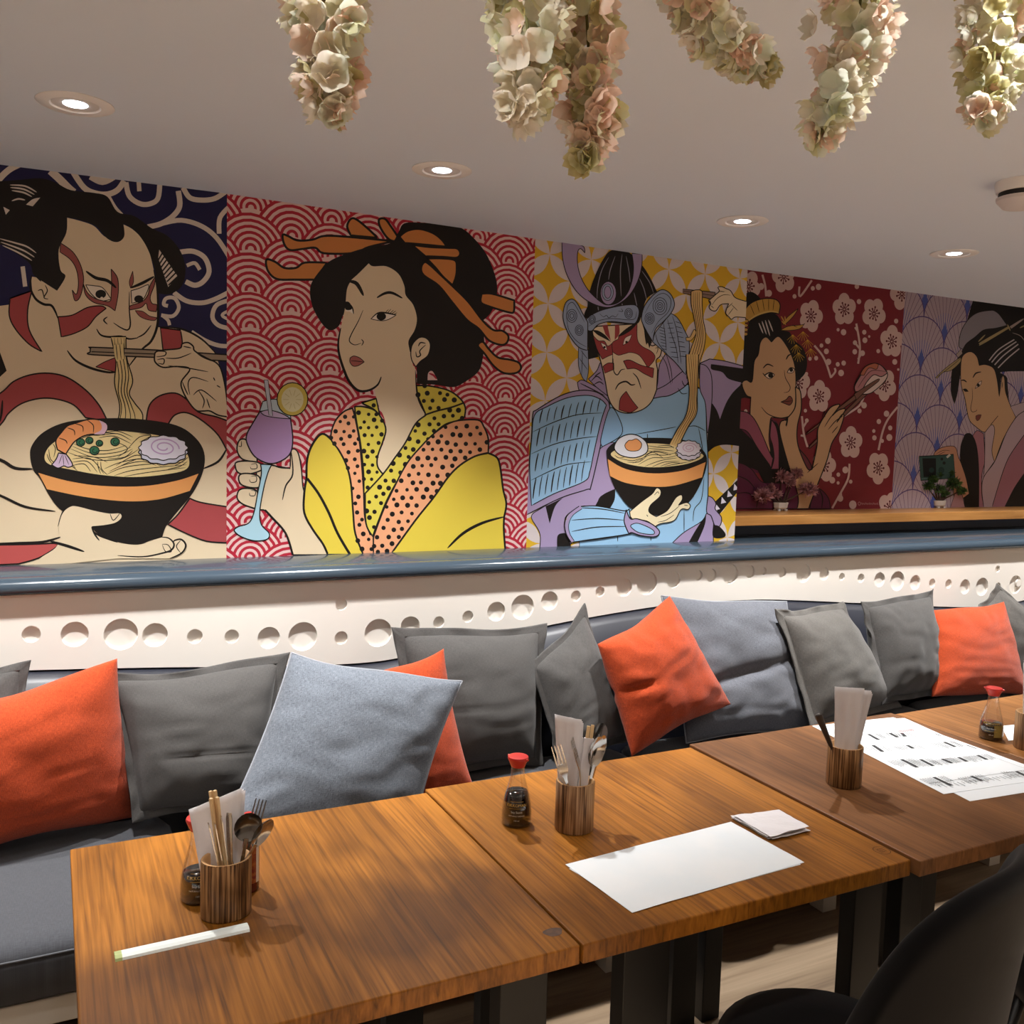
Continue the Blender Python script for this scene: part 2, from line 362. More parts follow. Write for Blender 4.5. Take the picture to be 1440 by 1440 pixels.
A.fill('E3CE96', '660,-28! 750,-28! 755,100 790,230 770,310 800,365 850,440 830,545! 650,535! 700,470 712,380 682,250 690,120', 7)
for k, dx in enumerate((18, 38, 58, 76)):
    A.line(INK, 6, f'{662+dx},-20 {672+dx},80 {690+dx},200 {688+dx*.9:.0f},300 {705+dx},380 {690+dx*1.5:.0f},450 {655+dx*1.9:.0f},530')
A.fill('9C8B77', '540,42 560,36 930,52! 1350,80! 1370,118! 930,96! 550,80 538,62', 8); A.line(INK, 6, '545,62 930,76', False)
A.line('E3CE96', 60, '705,20 712,80 722,110', False); A.lines(INK, 5, '690,10 700,110', '712,10 722,110', '735,10 742,110')
A.fill(SKIN, '930,62 980,52 1070,42 1085,15 1120,8 1150,30 1160,58 1230,100 1290,130 1320,180 1345,300 1360,450! 1300,440 1250,415 1210,415 1170,412 1130,370 1090,300 1080,240 1130,165 1050,150 970,155 925,125 920,90', 9)
A.lines(INK, 7, '1150,50 1200,90 1260,118', '935,60 985,62 980,85 930,92', '935,110 975,105 972,135 940,130', '985,100 1060,100 1140,70', '1000,145 1120,160 1240,182', '1085,240 1105,290 1120,320', '1130,320 1120,250 1150,215 1240,240', '1150,320 1200,290 1290,358', '1180,290 1215,350 1205,400', '1230,340 1250,400', '1090,30 1140,40', '1270,215 1280,235', '1290,262 1312,275')
A.fill(INK, '180,690 190,620 260,540 400,480 630,458 850,465 1050,500 1160,570 1215,660 1210,770 1150,900 1060,1010 990,1100 965,1170! 900,1185 820,1210 700,1195 590,1150 545,1110 480,1060 370,1010 300,930 240,820 200,770')
A.fill('E3CE96', '265,690 300,620 400,565 620,532 830,545 1000,575 1090,640 1125,700 1110,760 1000,790 800,808 600,795 430,765 300,735')
noodle_lines(A, ['620,545 700,535 790,570', '600,560 700,550 780,590', '590,575 680,565 780,610', '420,640 560,690 700,680 790,640', '430,625 560,670 700,660 780,630', '440,610 520,640 640,650 750,620', '400,660 550,705 720,700 830,640', '440,680 560,690 640,720', '430,700 540,700 620,790', '430,720 520,715 580,780', '430,740 500,730 540,775', '640,790 740,750 900,730 1100,720', '680,800 780,770 940,750 1110,735', '740,805 850,785 1000,765 1105,752', '620,760 720,720 860,700 960,745', '650,775 740,735 850,715 930,740', '690,740 800,680 860,690', '720,740 820,700 860,710', '290,640 300,700 330,725', '280,670 290,700 310,730', '315,610 330,640 320,690', '830,550 900,560 830,600', '760,640 830,570 900,560', '600,715 605,760 640,795', '580,715 585,750 600,790', '560,550 640,545 700,550', '480,580 540,560 600,560', '1040,740 1080,720 1120,690', '1000,760 1070,745 1115,715', '450,755 420,720 400,680', '360,735 420,740 460,770', '700,600 760,640 700,690', '640,700 740,690 790,650'], 5)
A.fill(ORANGE, '228,783! 400,830 600,860 850,862 1050,830 1182,788! 1130,890! 950,940 750,952 500,925 280,880!')
A.fill('EA9B62', '440,490 540,463 620,478 638,518 620,552! 520,557 450,592 412,640 392,672! 342,645! 333,590 368,540 400,505', 8)
A.fill('D9B6C8', '590,470! 630,490 638,518 620,552! 560,552 600,530 605,500'); A.lines(INK, 6, '445,490 490,505 495,540', '520,470 555,500 555,545', '400,515 440,530 445,560', '350,575 390,590 400,610')
A.fill('CDB7D2', '348,665! 392,670! 415,700 432,738 405,750 380,742 345,755 308,735! 335,700', 7); A.lines(INK, 4, '370,675 350,730', '375,675 380,740', '385,675 410,735')
for x, y, r in ((480, 602, 25), (532, 590, 22), (592, 607, 20), (562, 650, 28), (685, 598, 26)):
    A.disc('2F6A4C', x, y, r, r*.9, 6); A.ring(INK, x+3, y+2, r*.5, r*.45, 4, 0, 0, 4.5)
q = []
for k in range(60):
    a = 2*PI*k/60; w = 1+.045*math.cos(a*12); q.append((972+142*w*math.cos(a), 660+72*w*math.sin(a)))
A.layer += 1; A.area([A.wall(A.px(p)) for p in q], 'C9CCDC'); A.stroke(q+q[:2], INK, 7, False)
q = [(x, y-26) for x, y in q]; A.layer += 1; A.area([A.wall(A.px(p)) for p in q], 'DCD9E6'); A.stroke(q+q[:2], INK, 6, False)
A.ring('B99BC4', 975, 632, 20, 12, 8, .1, 0, 4*PI, 3.6)
A.fill(SKIN, '345,1100! 370,1020 410,985 460,980 560,1005 650,1022 715,1022 725,1050 690,1080 620,1095 545,1102! 560,1130 600,1158 700,1197 820,1212 900,1187 980,1165 1040,1178 1080,1180 1110,1215 1080,1262 1010,1292! 700,1292! 300,1335! 200,1335! 240,1290 330,1230 360,1165!')
A.lines(INK, 11, '345,1102 370,1022 415,982 460,978 560,1003 650,1020 715,1020 727,1050 690,1082 620,1097 548,1102', '545,1105 565,1150 592,1186', '550,1130 600,1160 700,1197', '700,1275 850,1282 970,1260 1022,1240 1035,1205 1005,1172 960,1165', '1012,1292 1080,1260 1106,1215 1080,1180 1040,1185 1030,1200')
A.lines(INK, 6, '655,1025 675,1065 715,1022', '965,1210 985,1250 1020,1250 1000,1212 965,1208', '1075,1185 1050,1220 1075,1260')
A.lines(INK, 18, '300,1190 400,1218 502,1252')
A.build('wall_mural', 'mural of an actor with red face paint eating noodles, leftmost on the wall')

# ---- mural 2: woman with a cocktail before red waves
A = Art(D1, [(XA, ZL), (XB, ZL), (XB, 2.5), (XA, 2.5)])
PINK, WAVE = 'E0C0BC', 'B02438'
A.layer = 1; A.area([(XA, ZL), (XB, ZL), (XB, 2.5), (XA, 2.5)], PINK)
cs, rs = .1365, .129; x0w, z0w = A.wall((353, 300))
for r in range(-2, 22):
    A.layer += 1
    for c in range(-2, 11):
        cx = x0w+c*cs; top = z0w-r*rs/2
        if (c+r) % 2: continue
        R = .118*(1+.05*math.sin(c*2.3+r)); cz = top-R*.98
        for i in range(12):
            ro, ri = R*(1-i/12), R*(1-(i+1)/12); col = WAVE if i % 2 == 0 else PINK
            for k in range(14):
                a, b = PI*(k/14)*1.16-.25, PI*((k+1)/14)*1.16-.25
                A.poly([(cx+ro*math.cos(a), cz+ro*math.sin(a)), (cx+ro*math.cos(b), cz+ro*math.sin(b)), (cx+ri*math.cos(b), cz+ri*math.sin(b)), (cx+ri*math.cos(a), cz+ri*math.sin(a))], col)
A.crop(310, 260, 300)
for st in ('420,338 455,345 520,375 620,370 700,345 850,350 1170,380! 1000,420 900,460 700,462 640,425 560,432 470,440 430,400',
           '310,505 370,520 430,560 510,560 570,525 720,525! 640,640! 500,640 380,635 320,580', '880,230 920,235 1000,300 1060,358! 880,342! 855,280', '1070,235 1110,230 1150,280 1220,385! 1140,370 1080,290'):
    A.fill('CC8346', st, 15)
A.fill(INK, '605,700 640,620 730,520 850,465 1000,420 1150,392 1200,320 1240,260 1350,255 1500,270 1620,290 1700,350 1790,460 1850,600 1868,700 1855,790 1820,870 1765,920! 1780,1050 1770,1170 1740,1260 1650,1330 1570,1365 1440,1348 1325,1345! 1300,1150 1100,1000 900,860! 835,870 800,950 740,982 680,930 620,820')
A.fill(SKIN, '1000,530! 1030,550 1120,550 1200,600 1240,680 1250,745 1300,810 1325,900 1310,980 1270,1050 1275,1110 1300,1220! 1315,1250 1330,1430 1380,1548! 1280,1695 1180,1835 1095,1957! 1055,1870 1070,1810 1110,1710 1110,1590 1060,1470 1040,1375! 1000,1385 930,1385 870,1330 830,1240 800,1140 795,1060 810,970 835,860 845,790 855,700 885,640! 930,600')
A.fill(SKIN, '1285,1120 1300,1070 1345,1030 1392,1038 1416,1080 1400,1150 1350,1190 1318,1228! 1290,1180', 7)
A.lines(INK, 9, '1335,1090 1350,1065 1385,1070', '1385,1080 1345,1120 1350,1150 1325,1160 1318,1125', '1315,1250 1330,1430 1382,1548')
A.lines(INK, 18, '812,965 795,1060 800,1140 830,1240 870,1330 930,1388 1000,1387 1060,1350 1085,1295')
A.lines(INK, 26, '868,650 920,668 965,748'); A.lines(INK, 19, '1055,762 1110,732 1160,730 1228,765')
A.fill('EEE6D8', '860,800! 885,825 897,872! 870,855 845,850'); A.fill(INK, '840,788! 868,792 888,830 872,845 842,838')
A.fill('EEE6D8', '1015,905! 1060,868 1110,866 1185,880! 1130,910 1080,917', 5); A.disc(INK, 1085, 888, 32, 27)
A.lines(INK, 9, '1015,905 1060,866 1110,862 1188,878', '865,795 890,830 898,872'); A.lines(INK, 4, '1110,865 1135,840', '1125,867 1150,838', '1140,870 1168,845', '1152,872 1185,850', '1165,878 1192,862')
A.lines(INK, 7, '962,845 930,920 882,1010 870,1055 905,1080 950,1068', '950,1042 964,1060 952,1085')
A.fill('A8605A', '875,1168! 900,1155 940,1168 970,1195! 930,1220 895,1223 873,1195', 5); A.lines(INK, 5, '878,1188 920,1190 970,1196')
A.crop(500, 260, 300)
for st in ('295,350! 350,310 430,298 520,325 580,370 615,418! 450,402 330,392!', '380,405! 500,420 620,425 685,430 705,465 680,492 600,487 470,482!', '480,497! 590,497 670,510 682,560 676,620 655,678! 590,620 540,560',
           '442,560 465,522 500,540 570,605 660,690 760,790 860,920 930,980 990,985 1030,1020 1020,1065 980,1080 900,1050 830,970 750,910 650,790 560,680 460,610',
           '850,735! 920,735 1070,780! 1068,850 1040,862 900,820 845,792', '825,1085 858,1060 900,1110 960,1165 1040,1180 1100,1200 1115,1240 1080,1270 1000,1270 930,1220 870,1140'):
    A.fill('CC8346', st, 14)
A.fill(PINK, '485,1318! 490,1270 518,1258 552,1318!'); A.line(WAVE, 14, '495,1272 525,1285 545,1310')
A.crop(310, 500, 300)
A.fill(SKIN, '340,740! 470,762! 478,640 520,650 545,760 555,880 570,930! 565,1060 620,1170 690,1270 725,1345! 490,1345! 440,1200 340,1090 300,1045 262,1042! 250,900 240,760!', 9)
A.lines(INK, 11, '478,650 487,800 440,880 418,975', '345,735 400,755 472,762'); A.line(INK, 14, '300,1042 350,1095 440,1200 488,1345', False)
for st in ('165,565 125,575 112,640 150,700 245,718! 250,640 200,600', '108,720 180,712 262,725 280,770 180,802 120,790 100,750', '138,800 200,797 262,820 262,885 200,890 140,870 122,830', '130,905 200,898 250,925 240,1035! 150,1002 112,960'): A.fill(SKIN, st, 10)
A.lines(INK, 6, '205,735 240,730 245,760 210,765 200,750', '205,815 240,815 240,850 205,855 195,835', '205,910 235,915 230,945 200,945 195,925', '120,610 140,612 140,575')
A.fill('DFC84A', '580,830! 585,700 620,600 680,530 740,560 800,640 850,740 880,860 895,1050 910,1200 965,1345! 725,1345! 690,1270 620,1170 565,1060 565,930', 15)
A.line(INK, 18, '585,830 660,930 730,1060 790,1200 872,1340', False)
OC, YC = 'E8A67C', 'D6C750'
for col, st in ((OC, '890,355! 830,380 770,450 745,560 800,640 850,740 880,860 895,1050 910,1200 965,1345! 1160,1345! 1020,1210 975,1100 965,900 940,600 910,430'),
                (YC, '950,320! 1050,290! 1075,405! 1030,360'),
                (YC, '905,345! 960,345 1040,370 1090,430 1115,500 1095,580 1060,680 1060,750 1097,802! 980,937! 975,1100 1012,1212! 970,1000 965,800 945,600 915,430')):
    A.fill(col, st); A.dots(st, 62, 14); A.layer += 1; A.stroke(spline(A.P(st), True, 5)+spline(A.P(st), True, 5)[:2], INK, 11, False)
A.crop(480, 500, 300)
for col, st in ((YC, '505,203! 590,205 720,235 800,290 835,350 830,415! 780,440 700,465 620,530 540,620 440,740 380,840 300,990 210,1220! 165,1130 160,930! 280,800 360,690 430,590 500,460 570,402! 540,330 515,270'),
                (OC, '700,470! 780,440 920,435 960,480 990,560 990,655! 900,680 800,740 720,820 620,960 500,1110 330,1345! 215,1345! 215,1225! 280,1050 350,900 440,730 540,610 620,530')):
    A.fill(col, st); A.dots(st, 66, 15); A.layer += 1; A.stroke(spline(A.P(st), True, 5)+spline(A.P(st), True, 5)[:2], INK, 11, False)
A.line(INK, 12, '560,402 640,375 740,350 828,318', False)
A.fill('DFC84A', '990,658! 1050,690 1072,760 1090,900 1112,1000 1097,1090! 1095,1180 1108,1345! 330,1345! 500,1110 620,960 720,820 800,740 900,680', 13)
A.line(INK, 20, '1097,1088 950,1130 820,1200 715,1300')
A.crop(310, 500, 300)
A.fill('B9CBD6', '285,310! 370,295 462,335! 475,428! 340,372 262,380!', 6)
A.fill('AD8CBB', '265,378! 340,372 420,395 472,427! 487,560 470,660 400,715 320,727 230,680 178,590 178,530 215,460', 9)
A.fill('C4AECF', '268,380! 330,368 420,395 472,427! 380,420 300,405', 6)
A.fill('A9CFDE', '270,732! 345,737! 320,790 290,900 265,1050 275,1140 328,1200 312,1240 230,1250 140,1222 93,1182 120,1155 190,1130 225,1060 250,930 275,800', 8)
A.disc('CDB957', 485, 295, 104, 112, 7); A.disc('DDD9B0', 485, 297, 75, 84)
for k in range(10):
    a = 2*PI*k/10; A.stroke([(485+25*math.cos(a), 297+28*math.sin(a)), (485+62*math.cos(a), 297+68*math.sin(a))], 'A89C4C', 8)
A.fill('B9BDCB', '293,165! 320,165! 352,407! 326,402!', 4)
A.build('wall_mural', 'mural of a woman in a yellow kimono holding a purple cocktail before red waves')

# ---- mural 3: armoured warrior with a noodle bowl
A = Art(D1, [(XB, ZL), (XC, ZL), (XC, 2.5), (XB, 2.5)])
YEL, WH, LIL, BLU, STE = 'D9AE2E', 'D3C8C8', 'A493B8', '97C1E2', '94A3BE'
A.layer = 1; A.area([(XB, ZL), (XC, ZL), (XC, 2.5), (XB, 2.5)], YEL); A.layer = 2
x0w, z0w = A.wall((773, 357.5)); a_ = .0935
for i in range(-4, 13):
    for j in range(-3, 16):
        if (i+j) % 2: continue
        nx, nz = x0w+i*a_, z0w-j*a_
        for sx in (-1, 1):
            ex, ez = nx+sx*a_, nz-a_; dx, dz = ex-nx, ez-nz; L = math.hypot(dx, dz); q = []
            for k in range(9):
                t = k/8; w = .205*L*math.sin(PI*t)**.85; q.append((nx+dx*t-dz/L*w, nz+dz*t+dx/L*w))
            for k in range(7, 0, -1):
                t = k/8; w = -.205*L*math.sin(PI*t)**.85; q.append((nx+dx*t-dz/L*w, nz+dz*t+dx/L*w))
            A.poly(q if sx*1 > 9 else q, WH) if False else None
            ar = sum(q[k][0]*q[(k+1) % len(q)][1]-q[(k+1) % len(q)][0]*q[k][1] for k in range(len(q)))
            A.poly(q if ar > 0 else q[::-1], WH)
A.crop(850, 500, 280)
A.fill(LIL, '680,60! 760,25! 870,40 1010,78! 985,215 930,270 880,350 835,470! 810,400 775,345! 770,420 745,560 735,300 700,120', 7)
A.fill(INK, '770,62! 850,72 1010,95! 1010,200! 900,170 850,120 775,100')
A.fill(INK, '1010,190! 930,265 880,350 835,470! 810,400 775,345! 765,480 745,560 750,700! 800,660 880,645 1010,660!')
A.fill(BLU, '-60,380 310,305 480,280 590,210 690,240 730,350 738,550 750,800 742,1130 700,1200 560,1290 430,1420! -180,1420! -190,1000! -50,900! -37,680! -10,500', 7)
A.fill(LIL, '310,320! 330,265 420,210 540,130 600,80! 640,120! 590,215 480,285 400,300', 7)
A.fill(LIL, '340,260! 380,220 400,60 480,-60! 560,-20 600,70 520,150 440,215', 6); A.lines(INK, 5, '410,0 450,70 480,210', '440,-30 480,100 490,200')
A.fill(LIL, '690,60! 740,80 775,160 775,345 745,560 730,350 690,240', 6)
A.lines(INK, 6, '220,570 420,535 520,515', '600,515 660,510 730,545', '310,565 310,605', '680,525 700,620 712,700', '720,880 700,1040 650,1110 640,1200', '575,1120 575,1280', '335,1310 335,1340', '95,1300 95,1345', '560,180 575,215 600,210', '530,235 560,275 600,272', '690,235 660,240')
A.fill(LIL, '785,1420! 785,1160 735,1145! 700,1200 560,1290 430,1420!', 6); A.fill(INK, '735,1150! 720,1240 640,1420! 570,1420! 660,1260')
A.fill(INK, '785,1070! 955,905! 1010,860! 1010,960! 955,995! 830,1150!')
for k in range(4):
    x, y = 815+45*k, 1105-48*k; A.fill('D8D2E0', f'{x-12},{y-35}! {x+20},{y+5}! {x-18},{y+15}!')
A.fill(LIL, '748,1015! 780,1030 805,1070 800,1110 845,1170 835,1230 800,1235 770,1160 738,1130', 7); A.fill(INK, '785,1225! 830,1235 875,1290 855,1318 785,1312')
A.crop(730, 500, 280)
A.fill(LIL, '580,680 690,630 660,750 695,965! 590,1020 550,1090 450,1090 350,1150 330,1200 340,1290 380,1360! 145,1420! 150,1290 90,1180 100,1140! 310,1020 490,960 540,850', 6)
A.fill(INK, '190,1090! 315,1030! 260,1090 220,1215!'); A.fill(INK, '545,1095! 600,1010 695,965! 690,1040 660,1100!'); A.fill(INK, '275,1310 310,1285 350,1300 385,1420! 275,1420!')
A.fill(LIL, '420,195! 460,178 560,230 660,300! 650,370! 600,290 500,255 440,262', 6); A.fill(LIL, '500,170! 560,110 590,50 620,130 650,300! 560,230', 6)
A.lines(INK, 8, '520,185 560,150 600,180', '540,210 580,190 610,210', '440,200 520,240 620,290', '545,150 590,120')
A.fill(LIL, '98,425 130,390 300,290 440,252 560,265 640,325 655,380! 600,600 520,940 490,968 300,1030 52,1152! 60,900 88,600', 8)
A.fill(BLU, '110,432 200,370 350,305 500,288 590,318 630,358! 590,480 540,700 510,840 470,910 250,1000 88,1085! 75,800 90,600', 7)
A.lines(INK, 7, '98,552 250,482 420,428 600,415', '85,712 250,642 420,602 560,585', '85,902 230,832 350,787 520,768')
for n_, (ya, yb, xa, xb, sl) in enumerate(((372, 500, 140, 610, -70), (512, 668, 120, 560, -75), (690, 850, 110, 530, -85), (870, 1050, 95, 490, -110))):
    for k in range(9):
        t = (k+.3)/9; x = xa+(xb-xa)*t; dy = sl*t*1.3+(20 if t > .75 else 0)*0
        A.line(INK, 7 if k % 3 else 10, f'{x+14:.0f},{ya+dy+18:.0f} {x:.0f},{(ya+yb)/2+dy:.0f} {x-10:.0f},{yb+dy-8:.0f}')
A.fill('8CB4D8', '655,380 720,450 740,570 600,660! 590,600', 6)
A.crop(730, 320, 200)
A.fill(STE, '600,1200! 695,1235! 700,1440 680,1560! 640,1520 600,1400', 7); A.lines(INK, 6, '620,1240 690,1330', '605,1320 690,1440', '640,1240 630,1500')
A.fill(INK, '690,1000! 760,1050 800,1310! 700,1335!')
A.fill(SKIN, '740,1050 790,1000! 1190,975! 1230,900! 1270,1040 1330,1190 1400,1180 1440,1215 1425,1300 1385,1345 1400,1440! 1390,1640! 1340,1760 1260,1835 1150,1875 1050,1875 960,1830 900,1720 870,1560 830,1380 780,1200', 11)
A.fill('9C3E40', '745,1090! 800,1145 860,1150 895,1200 940,1170! 945,1285! 895,1305 840,1335! 785,1230', 6)
A.fill('9C3E40', '1008,1092! 1080,1030 1192,972! 1195,1130 1240,1200 1330,1250 1372,1300 1360,1352 1300,1420! 1220,1300 1130,1265 1060,1280 1000,1292 945,1260! 940,1170 1000,1130!', 6)
A.fill('9C3E40', '840,990! 892,985! 925,1145! 870,1080!'); A.fill('9C3E40', '968,985! 1010,985! 1012,1075 965,1140!')
A.fill(INK, '738,1038! 800,1045 870,1090 928,1158! 850,1118 790,1085'); A.fill(INK, '1200,965! 1150,980 1060,1040 995,1108! 1060,1085 1130,1040')
A.fill('E6DCD0', '822,1165! 872,1190 888,1245! 850,1218', 5); A.disc(INK, 862, 1212, 12); A.fill('E6DCD0', '1048,1192! 1070,1120 1138,1085! 1110,1150', 5); A.disc(INK, 1085, 1160, 13)
A.fill(INK, '1255,950! 1290,1050 1340,1150 1330,1180! 1315,1225! 1300,1170 1285,1190! 1270,1110'); A.lines(INK, 7, '1375,1225 1400,1215 1400,1245 1385,1280', '945,1260 942,1400')
A.crop(730, 500, 280)
A.fill('9C3E40', '605,78! 640,55 682,55! 684,100! 618,128!', 5); A.fill('9C3E40', '752,40! 800,33 880,70 972,92! 965,162! 900,130 840,95 780,98!', 5)
A.lines(INK, 8, '678,20 682,110 708,140 735,105 765,98', '820,125 855,165 880,240'); A.lines(INK, 12, '693,248 720,205 770,188 808,212 838,208')
A.fill('9C3E40', '772,258! 812,320 858,378! 800,412 720,392! 730,310', 5)
A.crop(730, 320, 200)
A.fill(INK, '688,800! 710,650 770,480 850,320 930,232 1085,238 1240,380 1330,520 1392,650! 1290,720 1245,850! 1210,960 1150,985! 690,930')
A.lines('8C8894', 9, '905,300 835,430 793,600 785,730', '970,290 920,430 903,530', '1040,270 1022,450 1030,695', '1080,290 1110,450 1120,555', '1160,660 1192,805', '1215,515 1260,620 1287,730', '1240,440 1320,560 1357,662', '795,800 800,840', '1040,770 1040,800')
A.fill(LIL, '430,148! 560,165 650,195 662,258! 620,215 590,250 590,380 630,520 710,650 830,760 900,785 1000,760 1090,670 1140,540 1155,400 1138,262! 1242,268! 1237,400 1190,560 1100,700 980,785 870,808 720,760 590,660 490,500 440,330', 8)
A.disc(LIL, 900, 665, 80, 117, 7); A.disc(STE, 893, 655, 58, 85, 6); A.disc(LIL, 893, 655, 34, 62, 6)
A.fill(STE, '665,985 690,915 800,850 930,812 1080,785 1180,790 1212,860 1180,960 1120,972 930,952 800,982 735,1045 685,1035', 9)
A.line(INK, 6, '700,1000 800,945 930,922 1100,935 1170,920 1185,850'); A.lines(INK, 6, '810,870 850,905 880,890 905,915 940,895 975,905 1000,870', '1000,845 1045,850 1030,820')
A.fill(STE, '443,860 470,760 530,725 580,760 640,870 692,960! 690,1245! 600,1212 510,1100 450,960', 9); A.line(INK, 6, '475,900 490,790 540,760 590,830 660,960')
A.line(INK, 6, '475,900 500,1040 580,1150 680,1210')
for x, y, r in ((735, 930, 40), (1105, 870, 46), (530, 895, 60), (605, 1040, 48)):
    for q in (1, .68, .36): A.ring(INK, x, y, r*q*.85, r*q*1.1, 6)
A.crop(860, 330, 200)
A.fill(STE, '410,1085! 440,990 520,890 590,795! 660,840 730,960 785,1120 745,1420! 640,1292 540,1200', 8)
A.lines(INK, 7, '440,1000 470,1100 560,1210', '520,890 540,1040 550,1180', '560,850 600,1000 650,1150 670,1300', '610,820 650,950 680,1130 700,1310')
for k in range(8):
    A.lines(INK, 6, f'{470+k*4},{930+k*32} {540+k*2},{955+k*30}', f'{555+k*6},{900+k*48} {620+k*8},{895+k*50}', f'{640+k*6},{880+k*50} {700+k*9},{900+k*48}')
A.fill(STE, '298,840 330,720 420,610 510,558 590,600 632,700 600,790 520,880 440,960 412,1085! 350,980 310,900', 9); A.line(INK, 6, '330,800 420,650 520,595 595,660 570,780 470,880 400,1000')
for x, y, r in ((485, 725, 75), (380, 850, 50)):
    for q in (1, .7, .42, .2): A.ring(INK, x, y, r*q*.95, r*q*1.15, 6)
A.fill('8E7468', '716,552! 1045,585! 1030,650 1000,652! 716,592!', 7); A.line(INK, 5, '720,572 1030,618', False)
A.fill(SKIN, '1000,650 1045,610 1085,572 1072,535 1110,528 1150,545 1200,570 1250,640 1370,680! 1370,842! 1250,835 1210,858 1180,830 1150,790 1180,700! 1100,710 1050,772 1000,762 982,730 1000,700 980,670', 9)
A.lines(INK, 6, '1080,570 1140,580', '1010,715 1060,650 1130,610 1200,615', '1160,750 1220,690', '1205,705 1270,770', '1175,815 1230,740', '990,665 1000,695', '1000,720 1030,745')
NOO = 'D9B678'
A.fill(NOO, '800,575! 855,560 910,575! 912,700 920,850 947,1000 930,1150 885,1300 880,1460! 760,1460! 758,1300 800,1150 850,1000 830,850 800,700')
A.lines(INK, 8, '800,575 800,700 830,850 850,1000 800,1150 758,1300 758,1460', '800,575 855,560 910,575 912,700 920,850 947,1000 930,1150 885,1300 880,1460', taper=False)
for dx in (18, 38, 58, 78): A.line(INK, 6, f'{805+dx},580 {805+dx},700 {830+dx*.9:.0f},850 {850+dx*.9:.0f},1000 {808+dx*1.2:.0f},1150 {763+dx*1.2:.0f},1300 {762+dx*1.2:.0f},1440')
A.fill(NOO, '748,1040! 790,1035 830,960 850,1000 800,1070 750,1075!', 6)
A.crop(850, 500, 280)
A.fill(INK, '12,720 20,670 80,620 150,598 480,598 640,635 732,720 722,850 640,1020 540,1110 380,1155 200,1112 100,1000 40,880')
A.fill('E3CE96', '45,705 150,655 300,635 500,648 690,705 695,745 560,790 350,808 180,788 80,748')
A.fill(NOO, '586,-8! 677,-8! 672,150 667,300 662,420 600,520 560,600 540,665! 465,640! 520,540 590,420 610,250 590,120')
A.lines(INK, 7, '586,-8 590,120 610,250 590,420 520,540 465,640', '677,-8 672,150 667,300 662,420 600,520 560,600 540,665', taper=False)
for dx in (16, 33, 50, 66): A.line(INK, 4, f'{586+dx:.0f},-8 {600+dx*.9:.0f},120 {612+dx*.7:.0f},250 {598+dx*.9:.0f},400 {525+dx:.0f},530 {470+dx:.0f},640')
noodle_lines(A, ['300,650 400,665 500,660', '310,670 400,680 500,690', '300,690 400,700 480,720', '200,780 320,720 430,720 520,700', '240,790 340,740 440,740 530,720', '290,800 400,760 520,740', '340,805 430,770 540,765', '400,800 480,775 560,780', '250,760 340,700 420,740', '110,745 200,760 260,740', '70,720 100,740 140,735', '500,700 540,740 600,760', '600,770 650,750 690,730', '290,720 360,690 460,705', '380,655 460,650 500,670', '160,770 240,770 300,730', '430,800 510,785 600,770'], 5)
A.fill(ORANGE, '20,748! 150,820 350,852 560,832 728,770! 702,880! 500,940 330,947 150,920 35,870!')
A.fill('DCDDE4', '68,655 100,600 170,570 240,580 300,630 302,700 220,738 130,727 80,695', 8); A.fill('E39C62', '143,650 170,615 195,612 230,603 265,640 242,685 170,687', 5)
q = [(605+88*(1+.05*math.cos(12*a))*math.cos(a), 700+56*(1+.05*math.cos(12*a))*math.sin(a)) for a in [2*PI*k/60 for k in range(60)]]
A.layer += 1; A.area([A.wall(A.px(p)) for p in q], 'CFC9D6'); A.stroke(q+q[:2], INK, 6, False)
q = [(x, y-30) for x, y in q]; A.layer += 1; A.area([A.wall(A.px(p)) for p in q], 'DDD5DE'); A.stroke(q+q[:2], INK, 6, False); A.ring('C79FB6', 608, 668, 12, 8, 5, 0, 0, 4*PI, 3.6)
A.fill('E7D9B4', '165,1140! 260,1060 340,1000 372,958 402,975 395,1020 330,1080 318,1130 370,1165! 450,1120 510,1030 552,1008 558,1040 530,1082! 590,1063 617,1085 600,1112 550,1112 500,1192 400,1215 360,1238! 300,1195 200,1185!', 6)
A.lines(INK, 5, '355,1010 380,985 390,1000', '400,1165 470,1140 540,1085', '380,1205 440,1190 500,1150', '570,1080 600,1085', '300,1150 310,1165')
A.crop(730, 500, 280)
A.fill(BLU, '440,1092! 560,1088 750,1122 792,1108! 815,1285! 600,1322 385,1348! 345,1280 350,1175', 8)
A.lines(INK, 8, '440,1100 600,1110 760,1140', '375,1190 560,1178 760,1190', '375,1272 560,1240 780,1235', '400,1345 600,1318 800,1290'); A.line(LIL, 22, '445,1095 370,1150 340,1220 350,1290 385,1345', False)
A.line(INK, 5, '450,1108 385,1155 355,1220 362,1285 395,1340', False); A.line(INK, 6, '430,1088 350,1150 326,1215 338,1290 372,1350', False)
A.fill(LIL, '770,1115! 800,1180 850,1180 950,1215 1010,1270 982,1308 880,1302 810,1280 790,1290! 755,1200', 8); A.fill(BLU, '805,1225 860,1213 960,1258 965,1292 870,1282 815,1250', 6)
A.build('wall_mural', 'mural of a warrior in blue and lilac armour with a bowl of noodles')

